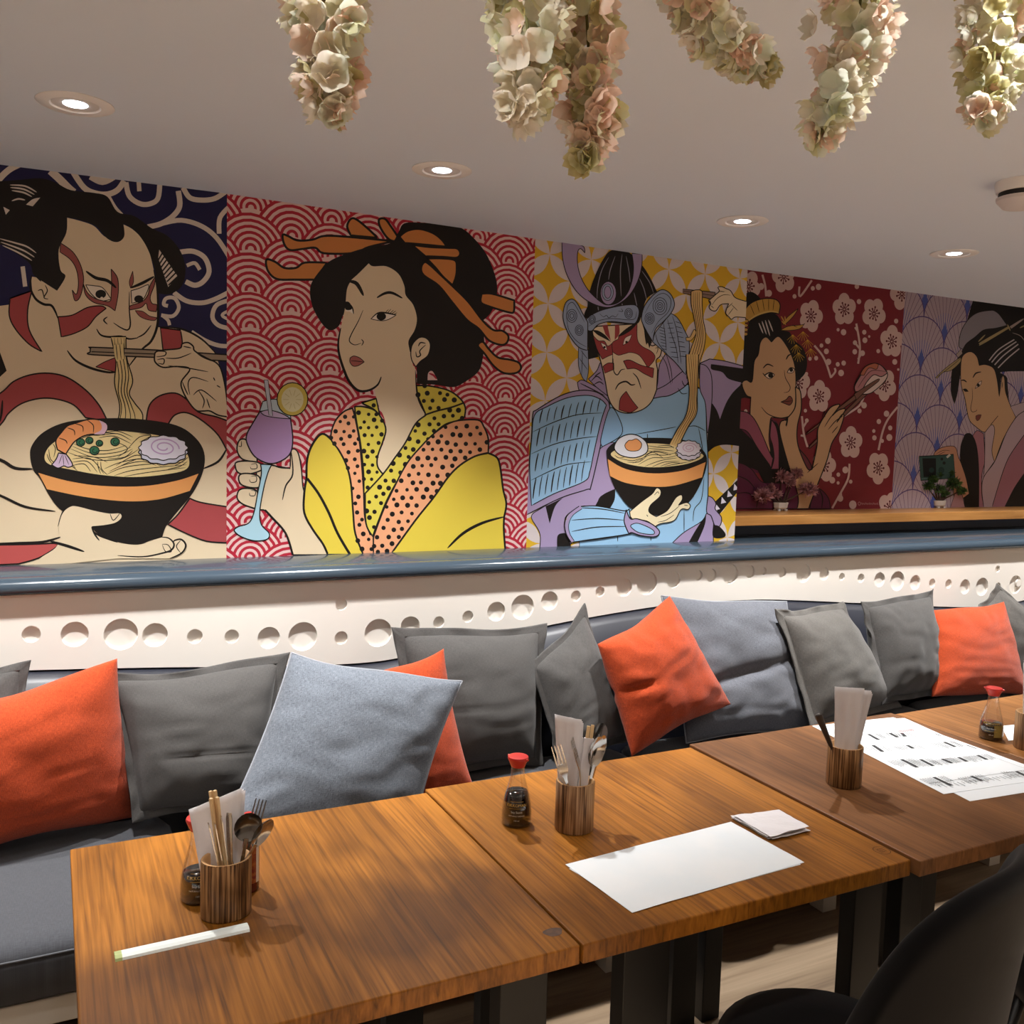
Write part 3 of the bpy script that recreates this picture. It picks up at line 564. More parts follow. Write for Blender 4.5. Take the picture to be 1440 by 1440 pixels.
# ---- mural 4: woman with sushi before plum blossom (in the recess)
XD = WY(1263, 560, D2).x; ZS = CAMZ-.345
SK4 = 'C9A27C'
A = Art(D2, [(XC*.98, ZS), (XD, ZS), (XD, 2.5), (XC*.98, 2.5)])
A.layer = 1; A.area([(XC*.98, ZS), (XD, ZS), (XD, 2.5), (XC*.98, 2.5)], '7E2730')
A.crop(1030, 370, 250); BL = 'D2B4AE'
def blossom(x, y, rot=0, k=1.0):
    A.layer += 1
    for i in range(5):
        a = rot+2*PI*i/5; A.disc(BL, x+52*k*math.cos(a), y+74*k*math.sin(a), 45*k, 60*k)
    A.disc(BL, x, y, 40*k, 50*k)
    L = A.layer
    for i in range(10):
        a = rot+.3+2*PI*i/10; r = 50*k if i % 2 else 38*k
        A.layer = L; A.stroke([(x+6*math.cos(a), y+8*math.sin(a)), (x+r*.85*math.cos(a), y+r*1.1*math.sin(a))], '5E1620', 7, False); A.disc('5E1620', x+r*.85*math.cos(a), y+r*1.1*math.sin(a), 7, 9)
    A.layer = L+2
for x, y, r in ((635, 428, -1.2), (905, 375, -1.6), (1145, 410, -1.0), (1290, 635, -1.5), (700, 1080, -1.5), (1230, 985, -.9), (415, 110, -.5), (130, 190, -1), (955, 1454, -1.5), (1180, 1659, -.9), (740, 1640, -1.3), (530, 970, -1.4), (1370, 250, -.6), (1270, 1985, -1.2)): blossom(x, y, r)
A.layer += 1; L = A.layer
for x, y, r in ((230, 190, 24), (293, 245, 24), (500, 270, 16), (648, 205, 16), (694, 193, 22), (1022, 312, 18), (853, 540, 12), (897, 560, 22), (1065, 560, 17), (1070, 625, 20), (1105, 595, 9), (990, 645, 17), (988, 718, 19), (1050, 730, 20), (1178, 713, 15), (1323, 470, 17), (1312, 800, 20), (770, 630, 22), (718, 668, 15), (758, 715, 20), (675, 770, 16), (625, 775, 14), (775, 800, 22), (850, 820, 16), (898, 810, 18), (877, 890, 23), (597, 897, 13), (1340, 862, 9), (588, 1195, 13), (1063, 1152, 22), (1026, 1197, 17), (1245, 1220, 22), (1183, 1283, 18), (1142, 1360, 13), (1147, 1415, 18), (1275, 1335, 17), (1268, 1412, 24), (1210, 1440, 14), (912, 1675, 24), (855, 1713, 15), (806, 1758, 23), (853, 1780, 12), (955, 1770, 14), (870, 1905, 24), (972, 1957, 30), (1005, 190, 18), (600, 1275, 15), (105, 1200, 14)):
    A.layer = L; A.disc(BL, x, y, r, r*1.15)
A.lines(BL, 16, '1000,490 1020,600 1030,700 1015,815', '1040,735 1015,780', '660,668 720,740 760,820 795,930', '795,925 830,880 825,850', '540,190 545,270 640,140', '240,95 262,180 270,270', '1335,1165 1260,1260 1215,1360 1180,1515', '945,1625 935,1740 880,1850 805,1985', '875,1860 880,1910', '1060,1085 1020,1160 900,1240', '560,1240 575,1380 605,1490', '600,1280 570,1330', '990,520 1010,550', '550,1395 575,1400', '985,640 1025,690', taper=False)
A.fill(INK, '-80,980! 0,960 75,930 75,640 120,560 140,450 240,400 340,410 390,470 400,540 460,560 490,620 570,690 602,800 580,900 510,965! 450,800 300,700! 160,950! 145,1100! 60,1110 40,1330 -80,1350!')
A.fill(INK, '60,400 95,330 110,245 170,240 225,300 150,340')
A.fill('C89B4A', '70,420! 140,330 240,290 340,293 382,335 372,412! 300,400 200,432 130,475!', 8)
A.lines(INK, 5, '140,335 175,420', '190,305 215,400', '240,290 255,388', '290,290 290,385', '335,295 325,385'); A.line('D6B469', 14, '120,470 200,420 300,392 372,402'); A.line(INK, 4, '130,485 200,440 300,408 372,415')
for y in (470, 505, 540, 575): A.disc('C89B4A', 108-2*(y-470)/40, y, 18, 14, 5)
A.fill('C89B4A', '385,545! 450,512 560,500 582,488! 545,530 470,545', 5); A.fill('C89B4A', '400,500! 440,440 530,368! 490,430 430,490', 5); A.lines('C89B4A', 10, '390,430 420,480', '420,430 430,480', '395,470 430,500')
A.lines('C9BDB8', 11, '210,485 245,570', '235,470 272,578', '262,462 300,590', '288,460 325,555')
A.lines(INK, 5, '480,500 520,520')
for x, y in ((485, 600), (568, 575), (605, 640), (512, 680), (630, 712), (533, 745)):
    for k in range(6):
        a = .3+k*.5; A.stroke([(x, y-20), (x+48*math.cos(a), y+8+48*math.sin(a))], 'D8A838', 11)
A.fill('5E2440', '-80,1300! 150,1200 330,1270 360,1330 380,1700! -80,1700!')
A.fill(SK4, '220,650 245,610 275,602 312,640! 370,595 440,680 490,790 508,900 508,1050 502,1170 470,1230 400,1254 310,1250! 300,1290 292,1440 320,1580 320,1660! 240,1500 170,1320 140,1250 145,1085! 110,1070 80,1010 78,965 110,948 155,958 172,800 205,740', 7)
A.lines(INK, 9, '230,1165 280,1220 360,1252 440,1250 490,1200 507,1120 508,960'); A.lines(INK, 11, '243,852 280,820 328,838', '430,782 448,750 472,738')
A.fill('E3D3C0', '255,912! 300,888 338,905! 300,938', 5); A.disc(INK, 305, 910, 20); A.fill('E3D3C0', '438,888! 465,850 500,858! 482,888', 5); A.disc(INK, 472, 866, 15)
A.lines(INK, 8, '240,890 270,925', '255,905 300,886 338,903', '438,885 465,848 500,856'); A.lines(INK, 6, '415,865 425,930 462,1000 450,1040 410,1050')
A.fill('7E4238', '388,1125! 430,1105 455,1078 475,1090 482,1120 460,1150 430,1142', 6); A.line(INK, 5, '388,1125 440,1120 480,1115')
A.crop(1030, 540, 250)
A.fill(INK, '300,300! 360,320 380,400 460,680 520,840! 300,840 200,700! 40,640! -60,600! -60,330! 60,360! 200,500 300,640!')
A.fill('9A5468', '-60,210! 50,218 130,240 200,330 300,560 325,600! 310,675! 200,520 120,390 50,362! -60,350!', 7)
A.fill('9A5468', '312,290! 350,350 372,480 372,690! 310,690! 332,600 322,500 300,420', 7)
A.fill('5E2440', '-60,630! 60,640 150,690 230,790 330,800 510,830 530,1010! -60,1010!', 7); A.lines(INK, 8, '30,740 120,780 180,850', '30,885 130,885 200,960', '200,950 190,1000')
A.fill('5E2440', '620,1010! 650,900 700,850 770,920 790,1010!', 7); A.line(INK, 10, '700,855 725,920 718,1005')
A.fill('6B3038', '520,510! 600,600 640,690 590,720 520,600', 8)
for st in ('600,392! 1150,-40! 1175,-20 1165,0 640,380', '620,500! 1060,70! 1100,40 1130,20! 1090,80 660,490'): A.fill('7E5548', st, 6)
A.fill(SK4, '505,25! 545,60 552,200 520,350 527,500 600,680 640,690! 680,500 685,380 700,330 740,260 790,190 850,165 860,180 800,260! 850,215 900,200 905,220 840,310! 880,250 898,262 860,380 800,480 760,620 690,800 610,1010! 520,1010! 525,900 450,660 380,400 385,310 430,285 490,215 508,150', 9)
A.lines(INK, 7, '740,350 790,270 840,220', '770,370 830,300 890,260', '800,400 850,340', '425,340 440,280 425,300', '510,25 530,10 545,60', '525,690 560,700 555,720', '600,720 690,640', '720,270 740,220 745,270'); A.line(INK, 14, '432,345 440,275 425,300')
A.crop(1030, 370, 250)
A.fill('D9C3BC', '1030,905 1070,840 1140,812 1200,830 1250,892 1230,955 1150,1030 1090,1060 1000,1052 985,990', 7)
A.fill('B77F82', '985,995 1035,905 1070,842 1140,812 1200,830 1250,890! 1200,920 1140,905 1085,960 1040,1030 990,1042!', 7); A.fill('B46A50', '1032,900 1070,842 1140,812 1178,822! 1160,860 1100,850 1060,910!', 5); A.line(INK, 5, '1010,1010 1070,920 1130,870 1240,880')
A.fill('7E5548', '980,1060! 1160,945 1175,960 1060,1050 1000,1110!', 5)
A.crop(1030, 540, 250)
A.ring('B88E8E', 1022, 968, 10, 13, 4)
for k in range(13): A.stroke([(1040+k*10.5, 960+(k % 3)*3), (1040+k*10.5+6, 978-(k % 2)*4)], 'B88E8E', 4, False)
A.build('wall_mural', 'mural of a woman lifting sushi with chopsticks, on dark red with plum blossom')

# ---- mural 5: woman with a teal device before fan pattern
A = Art(D2, [(XD, ZS), (8, ZS), (8, 2.5), (XD, 2.5)])
A.layer = 1; A.area([(XD, ZS), (8, ZS), (8, 2.5), (XD, 2.5)], 'B5A3AE')
ax0, az0 = WY(1240+425*.1389, 400+325*.1389, D2).x, WY(1240+425*.1389, 400+325*.1389, D2).z
hw = (WY(1240+645*.1389, 470, D2).x-WY(1240+425*.1389, 470, D2).x); rh = .152; T_ = .315
for r in range(-3, 9):
    L = A.layer
    for c in range(-4, 22):
        if (c+r) % 2: continue
        cx, cz = ax0+c*hw, az0-r*rh; tip = (cx, cz-T_); A.layer = L+1
        arc = []
        for k in range(15):
            a = -PI/2+PI*k/14; arc.append((cx+hw*math.sin(a), cz-(1-math.cos(a))*rh*.98))
        body = arc+[(cx+hw*.45, cz-rh*1.45), (cx+hw*.12, cz-rh*1.8), tip, (cx-hw*.12, cz-rh*1.8), (cx-hw*.45, cz-rh*1.45)]
        A.area(body, 'B5A3AE')
        A.layer = L+2
        def ln(p, q, w, col):
            dx, dz = q[0]-p[0], q[1]-p[1]; d = math.hypot(dx, dz) or 1; nx, nz = -dz/d*w/2, dx/d*w/2
            t = [(p[0]+nx, p[1]+nz), (q[0]+nx, q[1]+nz), (q[0]-nx, q[1]-nz), (p[0]-nx, p[1]-nz)]
            ar = sum(t[k][0]*t[(k+1) % 4][1]-t[(k+1) % 4][0]*t[k][1] for k in range(4)); A.poly(t if ar > 0 else t[::-1], col)
        A.area([(cx-hw*.13, cz-rh*1.42), (cx-hw*.05, cz-rh*1.25), (cx, cz-rh*1.05), (cx+hw*.05, cz-rh*1.25), (cx+hw*.13, cz-rh*1.42), tip][::-1], '4A5FA8')
        A.layer = L+3
        for k in range(15):
            e = arc[k]; m = (cx+(e[0]-cx)*.55, tip[1]+(e[1]-tip[1])*.62)
            if k % 14: ln(e, m, .0028, '6A4A6C'); ln(m, tip, .004, '55589E')
        A.layer = L+4
        for k in range(14): ln(arc[k], arc[k+1], .006, '574478')
        for sx in (-1, 1): ln((cx+sx*hw, cz-rh*.98), (cx+sx*hw*.45, cz-rh*1.45), .004, '574478'); ln((cx+sx*hw*.45, cz-rh*1.45), tip, .004, '574478')
    A.layer = L+4
A.layer += 2; A.crop(1240, 400, 200)
A.fill('8E8790', '778,620 800,480 870,360 960,290 1080,265 1160,280 1300,420! 1300,700! 815,655!', 7)
A.fill(INK, '860,370! 925,150! 1500,180! 2600,400! 2600,900! 1300,880 1270,950 1287,1180! 1240,1050 1210,940 1185,1135! 1160,950 1130,850 1050,812 985,820 960,730 890,690 820,750! 795,900 765,1100 735,1212! 700,1100 700,950 720,830 800,690 850,600 940,530 1030,458 1150,440 1262,412! 1160,280 1080,265 960,290')
A.fill(SK4, '800,790 830,710 900,682 960,730 985,820! 1050,812 1130,850 1165,960 1187,1135! 1215,940 1240,950 1250,1080 1290,1200 1355,1345! 1230,1560 1140,1800! 1110,1680 1135,1500 1110,1420! 1040,1495 950,1440 880,1360 840,1160 800,1000', 7)
A.fill('A89468', '985,605! 1000,580 1280,420! 1300,440! 1010,612', 5); A.fill('A89890', '1290,425! 1415,350 1430,360 1310,450!', 4); A.lines('A89468', 14, '1270,405 1300,470', '975,580 1045,510', '1395,440 1460,410'); A.line('A89890', 7, '1320,490 1400,520 1450,580')
A.lines('C4B8B8', 12, '1085,770 1180,660 1340,558', '1110,790 1200,690 1360,580', '1140,815 1230,720 1380,605', '1175,845 1270,750 1390,650', taper=False)
A.fill('A89468', '540,945! 640,850 760,760 800,740! 790,790 700,870 620,890 560,950!', 5); A.lines(INK, 5, '560,935 700,830 800,745')
A.fill('A89890', '750,710! 800,655! 815,700! 770,740!', 4)
A.lines(INK, 14, '920,945 950,900 1005,885', '800,972 830,970 858,990'); A.fill('DCCBBC', '942,1055! 970,1000 1010,975! 995,1020', 5); A.disc(INK, 975, 1020, 14, 18); A.fill(INK, '818,1060! 850,1055 878,1085! 840,1085')
A.lines(INK, 6, '912,1045 915,1150 898,1250 915,1290 955,1280 958,1265', '1220,990 1215,1050'); A.fill('7E4238', '950,1330! 975,1320 1005,1320! 990,1360 965,1380 950,1360', 4)
A.line(INK, 6, '1175,1330 1100,1420', False); A.line(INK, 5, '1295,1245 1440,1190')
A.crop(1240, 550, 200)
A.fill('B8A2A8', '1300,155! 1440,110! 1440,200! 1355,265!', 5)
A.fill('A9737E', '908,470! 960,400 1028,432! 1040,700 1010,850 1010,1050 1035,1180! 975,1180! 970,700 940,560', 6)
A.fill('BFA8AE', '1040,420! 1110,340 1140,400 1112,600 1137,712! 1030,865! 1040,650', 6)
A.fill('BBA3AC', '1500,150! 1440,200 1360,262 1260,420 1180,620 1130,730 1030,870 1010,1000 1030,1180! 1120,1180! 1180,950 1260,720 1340,580 1500,360!', 7)
A.fill('A36F7C', '1500,360! 1340,580 1260,720 1180,950 1112,1180! 1245,1180! 1340,980 1500,750!', 7)
A.fill(INK, '1500,750! 1340,980 1235,1180! 2600,1180! 2600,-200! 1500,-200!')
A.fill(INK, '850,430 910,440 960,560 982,800 982,1180! 840,1180! 800,900 790,600 820,480')
A.fill('C08C70', '525,640 580,582 680,556 745,572 770,660 800,730 850,880 882,1040! 740,1100 700,800 560,700', 6); A.fill('B08284', '740,1030! 800,1030 840,1180! 690,1180!', 5); A.lines(INK, 5, '540,640 620,600 690,605', '570,645 640,612')
A.fill('37544F', '375,662! 722,640! 740,880! 392,905!', 8, '1E2B2B'); A.fill('0E1112', '408,680! 545,680! 547,862! 420,870!'); A.disc('141A1A', 605, 688, 14); A.disc('141A1A', 628, 728, 16); A.disc('1E3A38', 600, 800, 30, 34); A.line('C9C9C0', 22, '655,672 690,642', False); A.disc('1E3A38', 500, 800, 26); A.line('5E7A78', 10, '400,888 580,878', False)
A.build('wall_mural', 'mural of a dark-haired woman before a blue fan pattern, rightmost on the wall')
# ------------------------------------------------------------------ the room
plaster = mat('ceiling_plaster', 'D9E0EA', rough=.9, spec=.1, bump=(35, .12))
wallm = mat('wall_paint', 'D6D2D2', rough=.9, spec=.1)
X0, X1, Y0 = -2.4, 8.0, -2.6
fl = MB(); fl.box((X0-.1, Y0-.1, -.1), (X1+.1, 3.75, 0)); struct(fl.build('floor', wood('floor_boards', '86745F', '73614D', '564637', 3, .2, .45, 'X', .5)))
cm = MB(); xs = [X0-.1, -.2, .5, 1.6, 2.7, 3.8, 5, X1+.1]
pts = [(x, ceil_z(x)) for x in xs]+[(X1+.1, 2.55), (X0-.1, 2.55)]
cm.prism(pts, 'y', Y0-.1, D1+.0); struct(cm.build('ceiling', plaster, auto=30))
rc = MB(); rc.box((XC-.1, D1, 2.40), (X1+.1, 3.8, 2.55)); rc.box((X0-.1, D1, 2.45), (XC-.1, 3.8, 2.55)); struct(rc.build('ceiling', plaster))
w = MB(); w.box((X0-.1, D1, 0), (XC, 3.75, 2.40)); struct(w.build('wall_back', wallm))
w = MB(); w.box((XC, D2, 0), (X1+.1, 3.75, 2.40)); struct(w.build('wall_recess', wallm))
w = MB(); w.box((X0-.1, Y0, 0), (X0, D1, 2.5)); struct(w.build('wall_left', wallm))
w = MB(); w.box((X1, Y0, 0), (X1+.1, D2, 2.5)); struct(w.build('wall_right', wallm))
w = MB(); w.box((X0-.1, Y0-.1, 0), (X1+.1, Y0, 2.5)); struct(w.build('wall_front', wallm))

# slate-blue ledge, running past the recess too
slate = mat('slate_gloss_paint', '36424D', rough=.2, spec=.5, bump=(60, .02))
navy_p = mat('navy_satin_paint', '5E6678', rough=.45)
g = MB(); zl = ZL
prof = [(D1, zl), (2.975, zl), (2.97, zl-.003), (2.962, zl-.004), (2.955, zl-.001), (2.935, zl-.003), (2.922, zl-.010), (2.913, zl-.020), (2.912, zl-.038), (2.918, zl-.046), (2.945, zl-.049), (D1, zl-.049)]
g.prism(prof, 'x', X0, X1)
tag(g.build('wall_ledge', slate, auto=50), 'long slate-blue glossy ledge running under the murals', 'ledge')
# the ledge top in the recess, the navy riser and the wooden shelf
g = MB(); g.box((XC+.0015, D1+.0005, zl-.049), (X1, D2-.0015, zl)); g.build('ledge_return', slate, bpy.data.objects['wall_ledge'])
sh = thing('wall_shelf', 'honey-coloured wooden shelf in the recess above the slate ledge', 'shelf', (0, 0, 0))
honey = wood('honey_wood', 'C99358', 'B98248', '9C6936', 8, .12, .3, 'X', .6)
g = MB(); g.box((XC+.002, 3.215, CAMZ-.390), (X1-.002, D2-.0015, ZS)); g.build('board', honey, sh, bevel=.003)
g = MB(); g.box((XC+.002, 3.36, zl+.001), (X1-.002, 3.40, CAMZ-.391)); g.build('riser', navy_p, sh)

# white upstand with round recesses
white = mat('white_satin_paint', 'E6E0D8', rough=.5, spec=.35)
H = [(44, 892, 24), (105, 892, 36), (170, 892, 45), (218, 893, 34), (274, 895, 21), (326, 895, 20), (378, 897, 31), (426, 895, 41), (480, 897, 19), (480, 850, 17), (532, 890, 40), (577, 881, 29), (617, 875, 17),
     (658, 867, 17), (698, 860, 28), (735, 854, 36), (773, 845, 27), (810, 838, 16), (844, 832, 15), (878, 826, 26), (910, 820, 34), (947, 815, 24), (982, 809, 15), (1000, 809, 19), (1027, 807, 28), (1055, 804, 18),
     (1074, 803, 11), (1100, 805, 15), (1130, 806, 27), (1159, 807, 18), (1184, 811, 11), (1211, 813, 13), (1237, 815, 21), (1262, 817, 28), (1287, 819, 21), (1311, 820, 13), (1334, 821, 13), (1357, 825, 21), (1381, 825, 26), (1404, 824, 10), (1403, 800, 10), (1428, 822, 26)]
edge = [(-2.38, -.70), (-1.2, -.69), (-.5, -.705), (-.133, -.717), (.302, -.745), (.6, -.77), (.904, -.786), (1.08, -.779), (1.3, -.75), (1.602, -.712), (1.878, -.684), (2.208, -.662), (2.5, -.664), (2.762, -.675), (3.355, -.728), (3.832, -.77), (4.088, -.782), (4.354, -.770), (5, -.70), (5.8, -.66), (6.6, -.71), (7.98, -.76)]
def edge_z(x):
    for (a, za), (b, zb) in zip(edge, edge[1:]):
        if a <= x <= b: return CAMZ+za+(zb-za)*(x-a)/(b-a)
    return CAMZ-.72
YP = 2.94
cu = bpy.data.curves.new('c', 'CURVE'); cu.dimensions = '2D'; cu.fill_mode = 'BOTH'; cu.extrude = .0055
def sp(pts):
    s = cu.splines.new('POLY'); s.points.add(len(pts)-1); s.use_cyclic_u = True
    for q, p in zip(s.points, pts): q.co = (p[0], p[1], 0, 1)
low = [(p[0], p[1]+CAMZ) for p in edge]; low = spline([(a, b, False) for a, b in low], False, 4)
sp(low+[(7.98, zl-.051), (-2.38, zl-.051)])
holes = []
for x, y, d in H:
    q = WY(x, y, YP); depth = q.dot(_f)-CAMZ*_f.z; r = d/2*depth/F; holes.append((q.x, q.z, r))
cyc = [.018, .03, .04, .03, .018, .016, .03, .036]
for k in range(18):
    for x in (-.165-.112*k, 4.32+.112*k+.0):
        if -2.3 < x < 7.8: holes.append((x, CAMZ-.61-(.02 if x < 0 else 0)-.07*math.cos((x-4.2)*1.9)*(1 if x > 1 else 0), cyc[k % 8]))
for x, z, r in holes: sp([(x+r*math.cos(2*PI*k/28), z+r*math.sin(2*PI*k/28)) for k in range(28)])
co = bpy.data.objects.new('c', cu); C.objects.link(co); dg = bpy.context.evaluated_depsgraph_get(); me = co.evaluated_get(dg).to_mesh()
V = [(v.co.x, YP+.0055-v.co.z, v.co.y) for v in me.vertices]; Fc = [tuple(p.vertices) for p in me.polygons]
co.evaluated_get(dg).to_mesh_clear(); bpy.data.objects.remove(co)
pn = thing('bench_upstand', 'white wavy-edged upstand with a winding row of round recesses under the ledge', 'wall panel')
obj('front_panel', V, Fc, white, pn)
g = MB(); g.prism([(x, z+.012) for x, z in low]+[(7.98, zl-.051), (-2.38, zl-.051)], 'y', YP+.0112, YP+.03); g.build('backing_panel', white, pn)

# ------------------------------------------------------------------ bench
vinyl = mat('navy_vinyl', '1D1F29', rough=.42, spec=.45, bump=(90, .05))
beige = mat('pale_painted_timber', 'B9B2A6', rough=.55)
dark = mat('dark_void_board', '1C1A1A', rough=.8)
bn = thing('bench', 'long built-in bench with navy upholstered back and pale timber frame', 'bench')
g = MB(); n = len(low); top = [(x, z-.004) for x, z in low if -2.39 <= x <= 7.99]
v = []; f = []
for x, z in top:
    v += [(x, YP+.006, z), (x, 2.90, z-.025), (x, 2.83, .60), (x, 2.80, .34), (x, 2.96, .34), (x, 2.96, z)]
for i in range(len(top)-1):
    for k in range(6): f.append((i*6+k, i*6+(k+1) % 6, (i+1)*6+(k+1) % 6, (i+1)*6+k))
f += [tuple(range(6)), tuple((len(top)-1)*6+k for k in range(6))[::-1]]
g.add(v, f); g.build('backrest', vinyl, bn, auto=50)
g = MB(); g.box((X0+.01, 2.16, .262), (X1-.01, 2.96, .325)); g.build('seat_frame', beige, bn, bevel=.004)
g = MB(); g.box((X0+.01, 2.60, .0), (X1-.01, 2.64, .2615)); g.build('kickboard', dark, bn)
for x in (-1.4, -.2, .62, 1.485, 2.35, 3.2, 4.1, 5.3):
    g = MB(); g.box((x-.03, 2.19, 0), (x+.03, 2.25, .2615)); g.build('leg', beige, bn)
seatm = weave('grey_seat_cloth', '3A3B3F', '434448', 120, .08)
def seat(x0, x1, label):
    nx, ny = 40, 20; v = []; f = []; uv = []
    def P(u, w_, top):
        x = x0+(x1-x0)*(u*.5+.5); y = 2.15+.645*(w_*.5+.5)
        e = min(1-abs(u), (1-abs(w_))*(.645/(x1-x0))*1.0)*(x1-x0)/2
        rr = max(0, 1-e/.035); crown = .012*(1-u**4)*(1-w_**4)
        c = .020*rr**2.5; sx = -c*.55*(1 if u > 0 else -1)*(rr if 1-abs(u) < 1-abs(w_) else 0)
        # rounded corners in plan
        if abs(u) > .9 and abs(w_) > .8: k = (abs(u)-.9)/.1*(abs(w_)-.8)/.2; x -= .02*k*(1 if u > 0 else -1); y -= .02*k*(1 if w_ > 0 else -1)
        return (x, y, (.452+crown-c if top else .3265+c*.4)+(.002*noise.noise((x*9, y*9, 0)) if top else 0))
    def t(i, n_): q = -1+2*i/n_; return math.copysign(1-(1-abs(q))**1.35, q)
    for top_ in (True, False):
        for j in range(ny+1):
            for i in range(nx+1): v.append(P(t(i, nx), t(j, ny), top_)); uv.append(((v[-1][0])*1.5, v[-1][1]*1.5))
    N = (nx+1)*(ny+1)
    for j in range(ny):
        for i in range(nx):
            a = j*(nx+1)+i; f.append((a, a+1, a+nx+2, a+nx+1)); f.append(tuple(N+q for q in (a, a+nx+1, a+nx+2, a+1)))
    bd = [i for i in range(nx+1)]+[j*(nx+1)+nx for j in range(1, ny+1)]+[ny*(nx+1)+i for i in range(nx-1, -1, -1)]+[j*(nx+1) for j in range(ny-1, 0, -1)]
    for i in range(len(bd)): a, b = bd[i], bd[(i+1) % len(bd)]; f.append((a, N+a, N+b, b))
    r = thing('seat_cushion', label, 'seat cushion', ((x0+x1)/2, 2.47, .3265), 0, 'grey seat cushions on the bench')
    v = [(a-(x0+x1)/2, b-2.47, c-.3265) for a, b, c in v]
    o = obj('cover', v, f, seatm, r, True, uvs=uv)
    g = MB(); bx = [((Vector(v[i])+Vector((0, 0, -.002)))) for i in bd]; bx.append(bx[0]); g.tube(bx, .0028, 6, cap=False); g.build('piping', seatm2, r, smooth=True)
seatm2 = mat('grey_piping', '4A4B4F', rough=.9)
seat(-1.30, .295, 'grey seat cushion at the left end, under the orange cushion')
seat(.345, 1.845, 'grey seat cushion behind the two left tables')
seat(1.855, 3.345, 'grey seat cushion behind the table with the printed menus')
seat(3.355, 4.85, 'grey seat cushion furthest right on the bench')

# ------------------------------------------------------------------ scatter cushions
dgrey = weave('charcoal_linen', '434140', '504E4C', 150, .12)
mgrey = weave('mid_grey_linen', '4F4D4A', '615D59', 150, .12)
bgrey = weave('blue_grey_chambray', '50565E', '757A83', 120, .15)
bgrey2 = weave('grey_chambray', '4E5057', '6A6C73', 120, .15)
orange = weave('orange_weave', '92381B', 'BC4A24', 85, .45, thick=1.2)
pipe = mat('grey_piping_cord', '8A8D94', rough=.9)
def cushion(label, cols, cn, T=.15, kind='plain', conc=.08, seed=0, wr=1.0, group=None, crease=None):
    """cn: corners TL TR BR BL as (px, py, Y) or (px, py, None, Z)"""
    P = [WY(c[0], c[1], c[2]-.03) if c[2] is not None else WZ(c[0], c[1], c[3]) for c in cn]
    cen = sum(P, Vector())/4; N = (P[1]-P[0]+P[2]-P[3]).cross(P[3]-P[0]+P[2]-P[1]).normalized()
    if N.y > 0: N = -N
    n = 44; inner = .895 if kind == 'flange' else 1.0
    rnd = random.Random(seed)
    def base(u, v):
        c1 = conc*1.25*(1-v*v)*abs(u)**1.5; c2 = conc*1.25*(1-u*u)*abs(v)**1.5*(1+.5*math.sin(u*3+seed))
        uu, vv = u*(1-c1), v*(1-c2); a, b = (uu+1)/2, (1-vv)/2
        return P[0].lerp(P[1], a).lerp(P[3].lerp(P[2], a), b)
    L = (P[1]-P[0]).length
    def height(u, v, s):
        a, b = min(1, abs(u)/inner), min(1, abs(v)/inner)
        e = (1-a**2.6)*(1-b**2.6); h = (T+(.025 if kind == 'flange' else 0))/2*max(0, e)**.58
        q = Vector((u*2.2+seed*7.1, v*2.2, s*3.0+seed))
        ed = max(0, e)*(1-.45*max(0, e))
        h += wr*.012*noise.noise(q)*ed + wr*.003*noise.noise(q*2.6)*ed
        # folds that run in from the corners and edges
        rad = math.atan2(v, u); rr = math.hypot(u, v)
        h += wr*.0035*math.sin(rad*13+seed*2+3*noise.noise(q))*max(0, min(1, (rr-.55)*2))*max(0, e)**.4
        h += wr*.007*(abs(noise.noise(Vector((u*1.3+v*2.4+seed, v*3.4-u*1.1, seed*1.7))))-.15)*max(0, e)**.5
        if crease:
            for (cx0, cy0, cx1, cy1, w_, d_) in crease:
                dx, dy = cx1-cx0, cy1-cy0; t = max(0, min(1, ((u-cx0)*dx+(v-cy0)*dy)/(dx*dx+dy*dy)))
                dd = math.hypot(u-cx0-dx*t, v-cy0-dy*t); h -= d_*math.exp(-(dd/w_)**2)*math.sin(PI*min(1, max(0, .1+.8*t)))
        return h
    V = []; Fs = []; UV = []; idx = {}
    def prm(i): q = -1+2*i/n; return math.copysign(1-(1-abs(q))**1.25, q)
    lift = 0
    for s in (1, -1):
        for j in range(n+1):
            for i in range(n+1):
                bd = i in (0, n) or j in (0, n)
                if s == -1 and bd: idx[(s, i, j)] = idx[(1, i, j)]; continue
                u, v = prm(i)*inner, -prm(j)*inner
                p = base(u, v)+N*(s*height(u, v, s) if not bd else 0)
                idx[(s, i, j)] = len(V); V.append(p-cen); UV.append((u*L*1.1, v*L*1.1))
    for s in (1, -1):
        for j in range(n):
            for i in range(n):
                q = (idx[(s, i, j)], idx[(s, i+1, j)], idx[(s, i+1, j+1)], idx[(s, i, j+1)]); Fs.append(q if s < 0 else q[::-1])
    if kind == 'plain':
        o = obj('scatter_cushion', V, Fs, cols, None, True, uvs=UV, loc=cen); tag(o, label, 'cushion', group)
        bm = bmesh.new(); bm.from_mesh(o.data); bmesh.ops.recalc_face_normals(bm, faces=bm.faces); bm.to_mesh(o.data); bm.free(); return o
    r = thing('scatter_cushion', label, 'cushion', cen, 0, group)
    o = obj('cover', V, Fs, cols, r, True, uvs=UV)
    bm = bmesh.new(); bm.from_mesh(o.data); bmesh.ops.recalc_face_normals(bm, faces=bm.faces); bm.to_mesh(o.data); bm.free()
    ring = [(i, 0) for i in range(n)]+[(n, j) for j in range(n)]+[(i, n) for i in range(n, 0, -1)]+[(0, j) for j in range(n, 0, -1)]
    if kind == 'piping':
        g = MB(); pth = [V[idx[(1, i, j)]] for i, j in ring]; pth.append(pth[0]); g.tube(pth, .0028, 6, cap=False); g.build('piping', pipe, r, smooth=True)
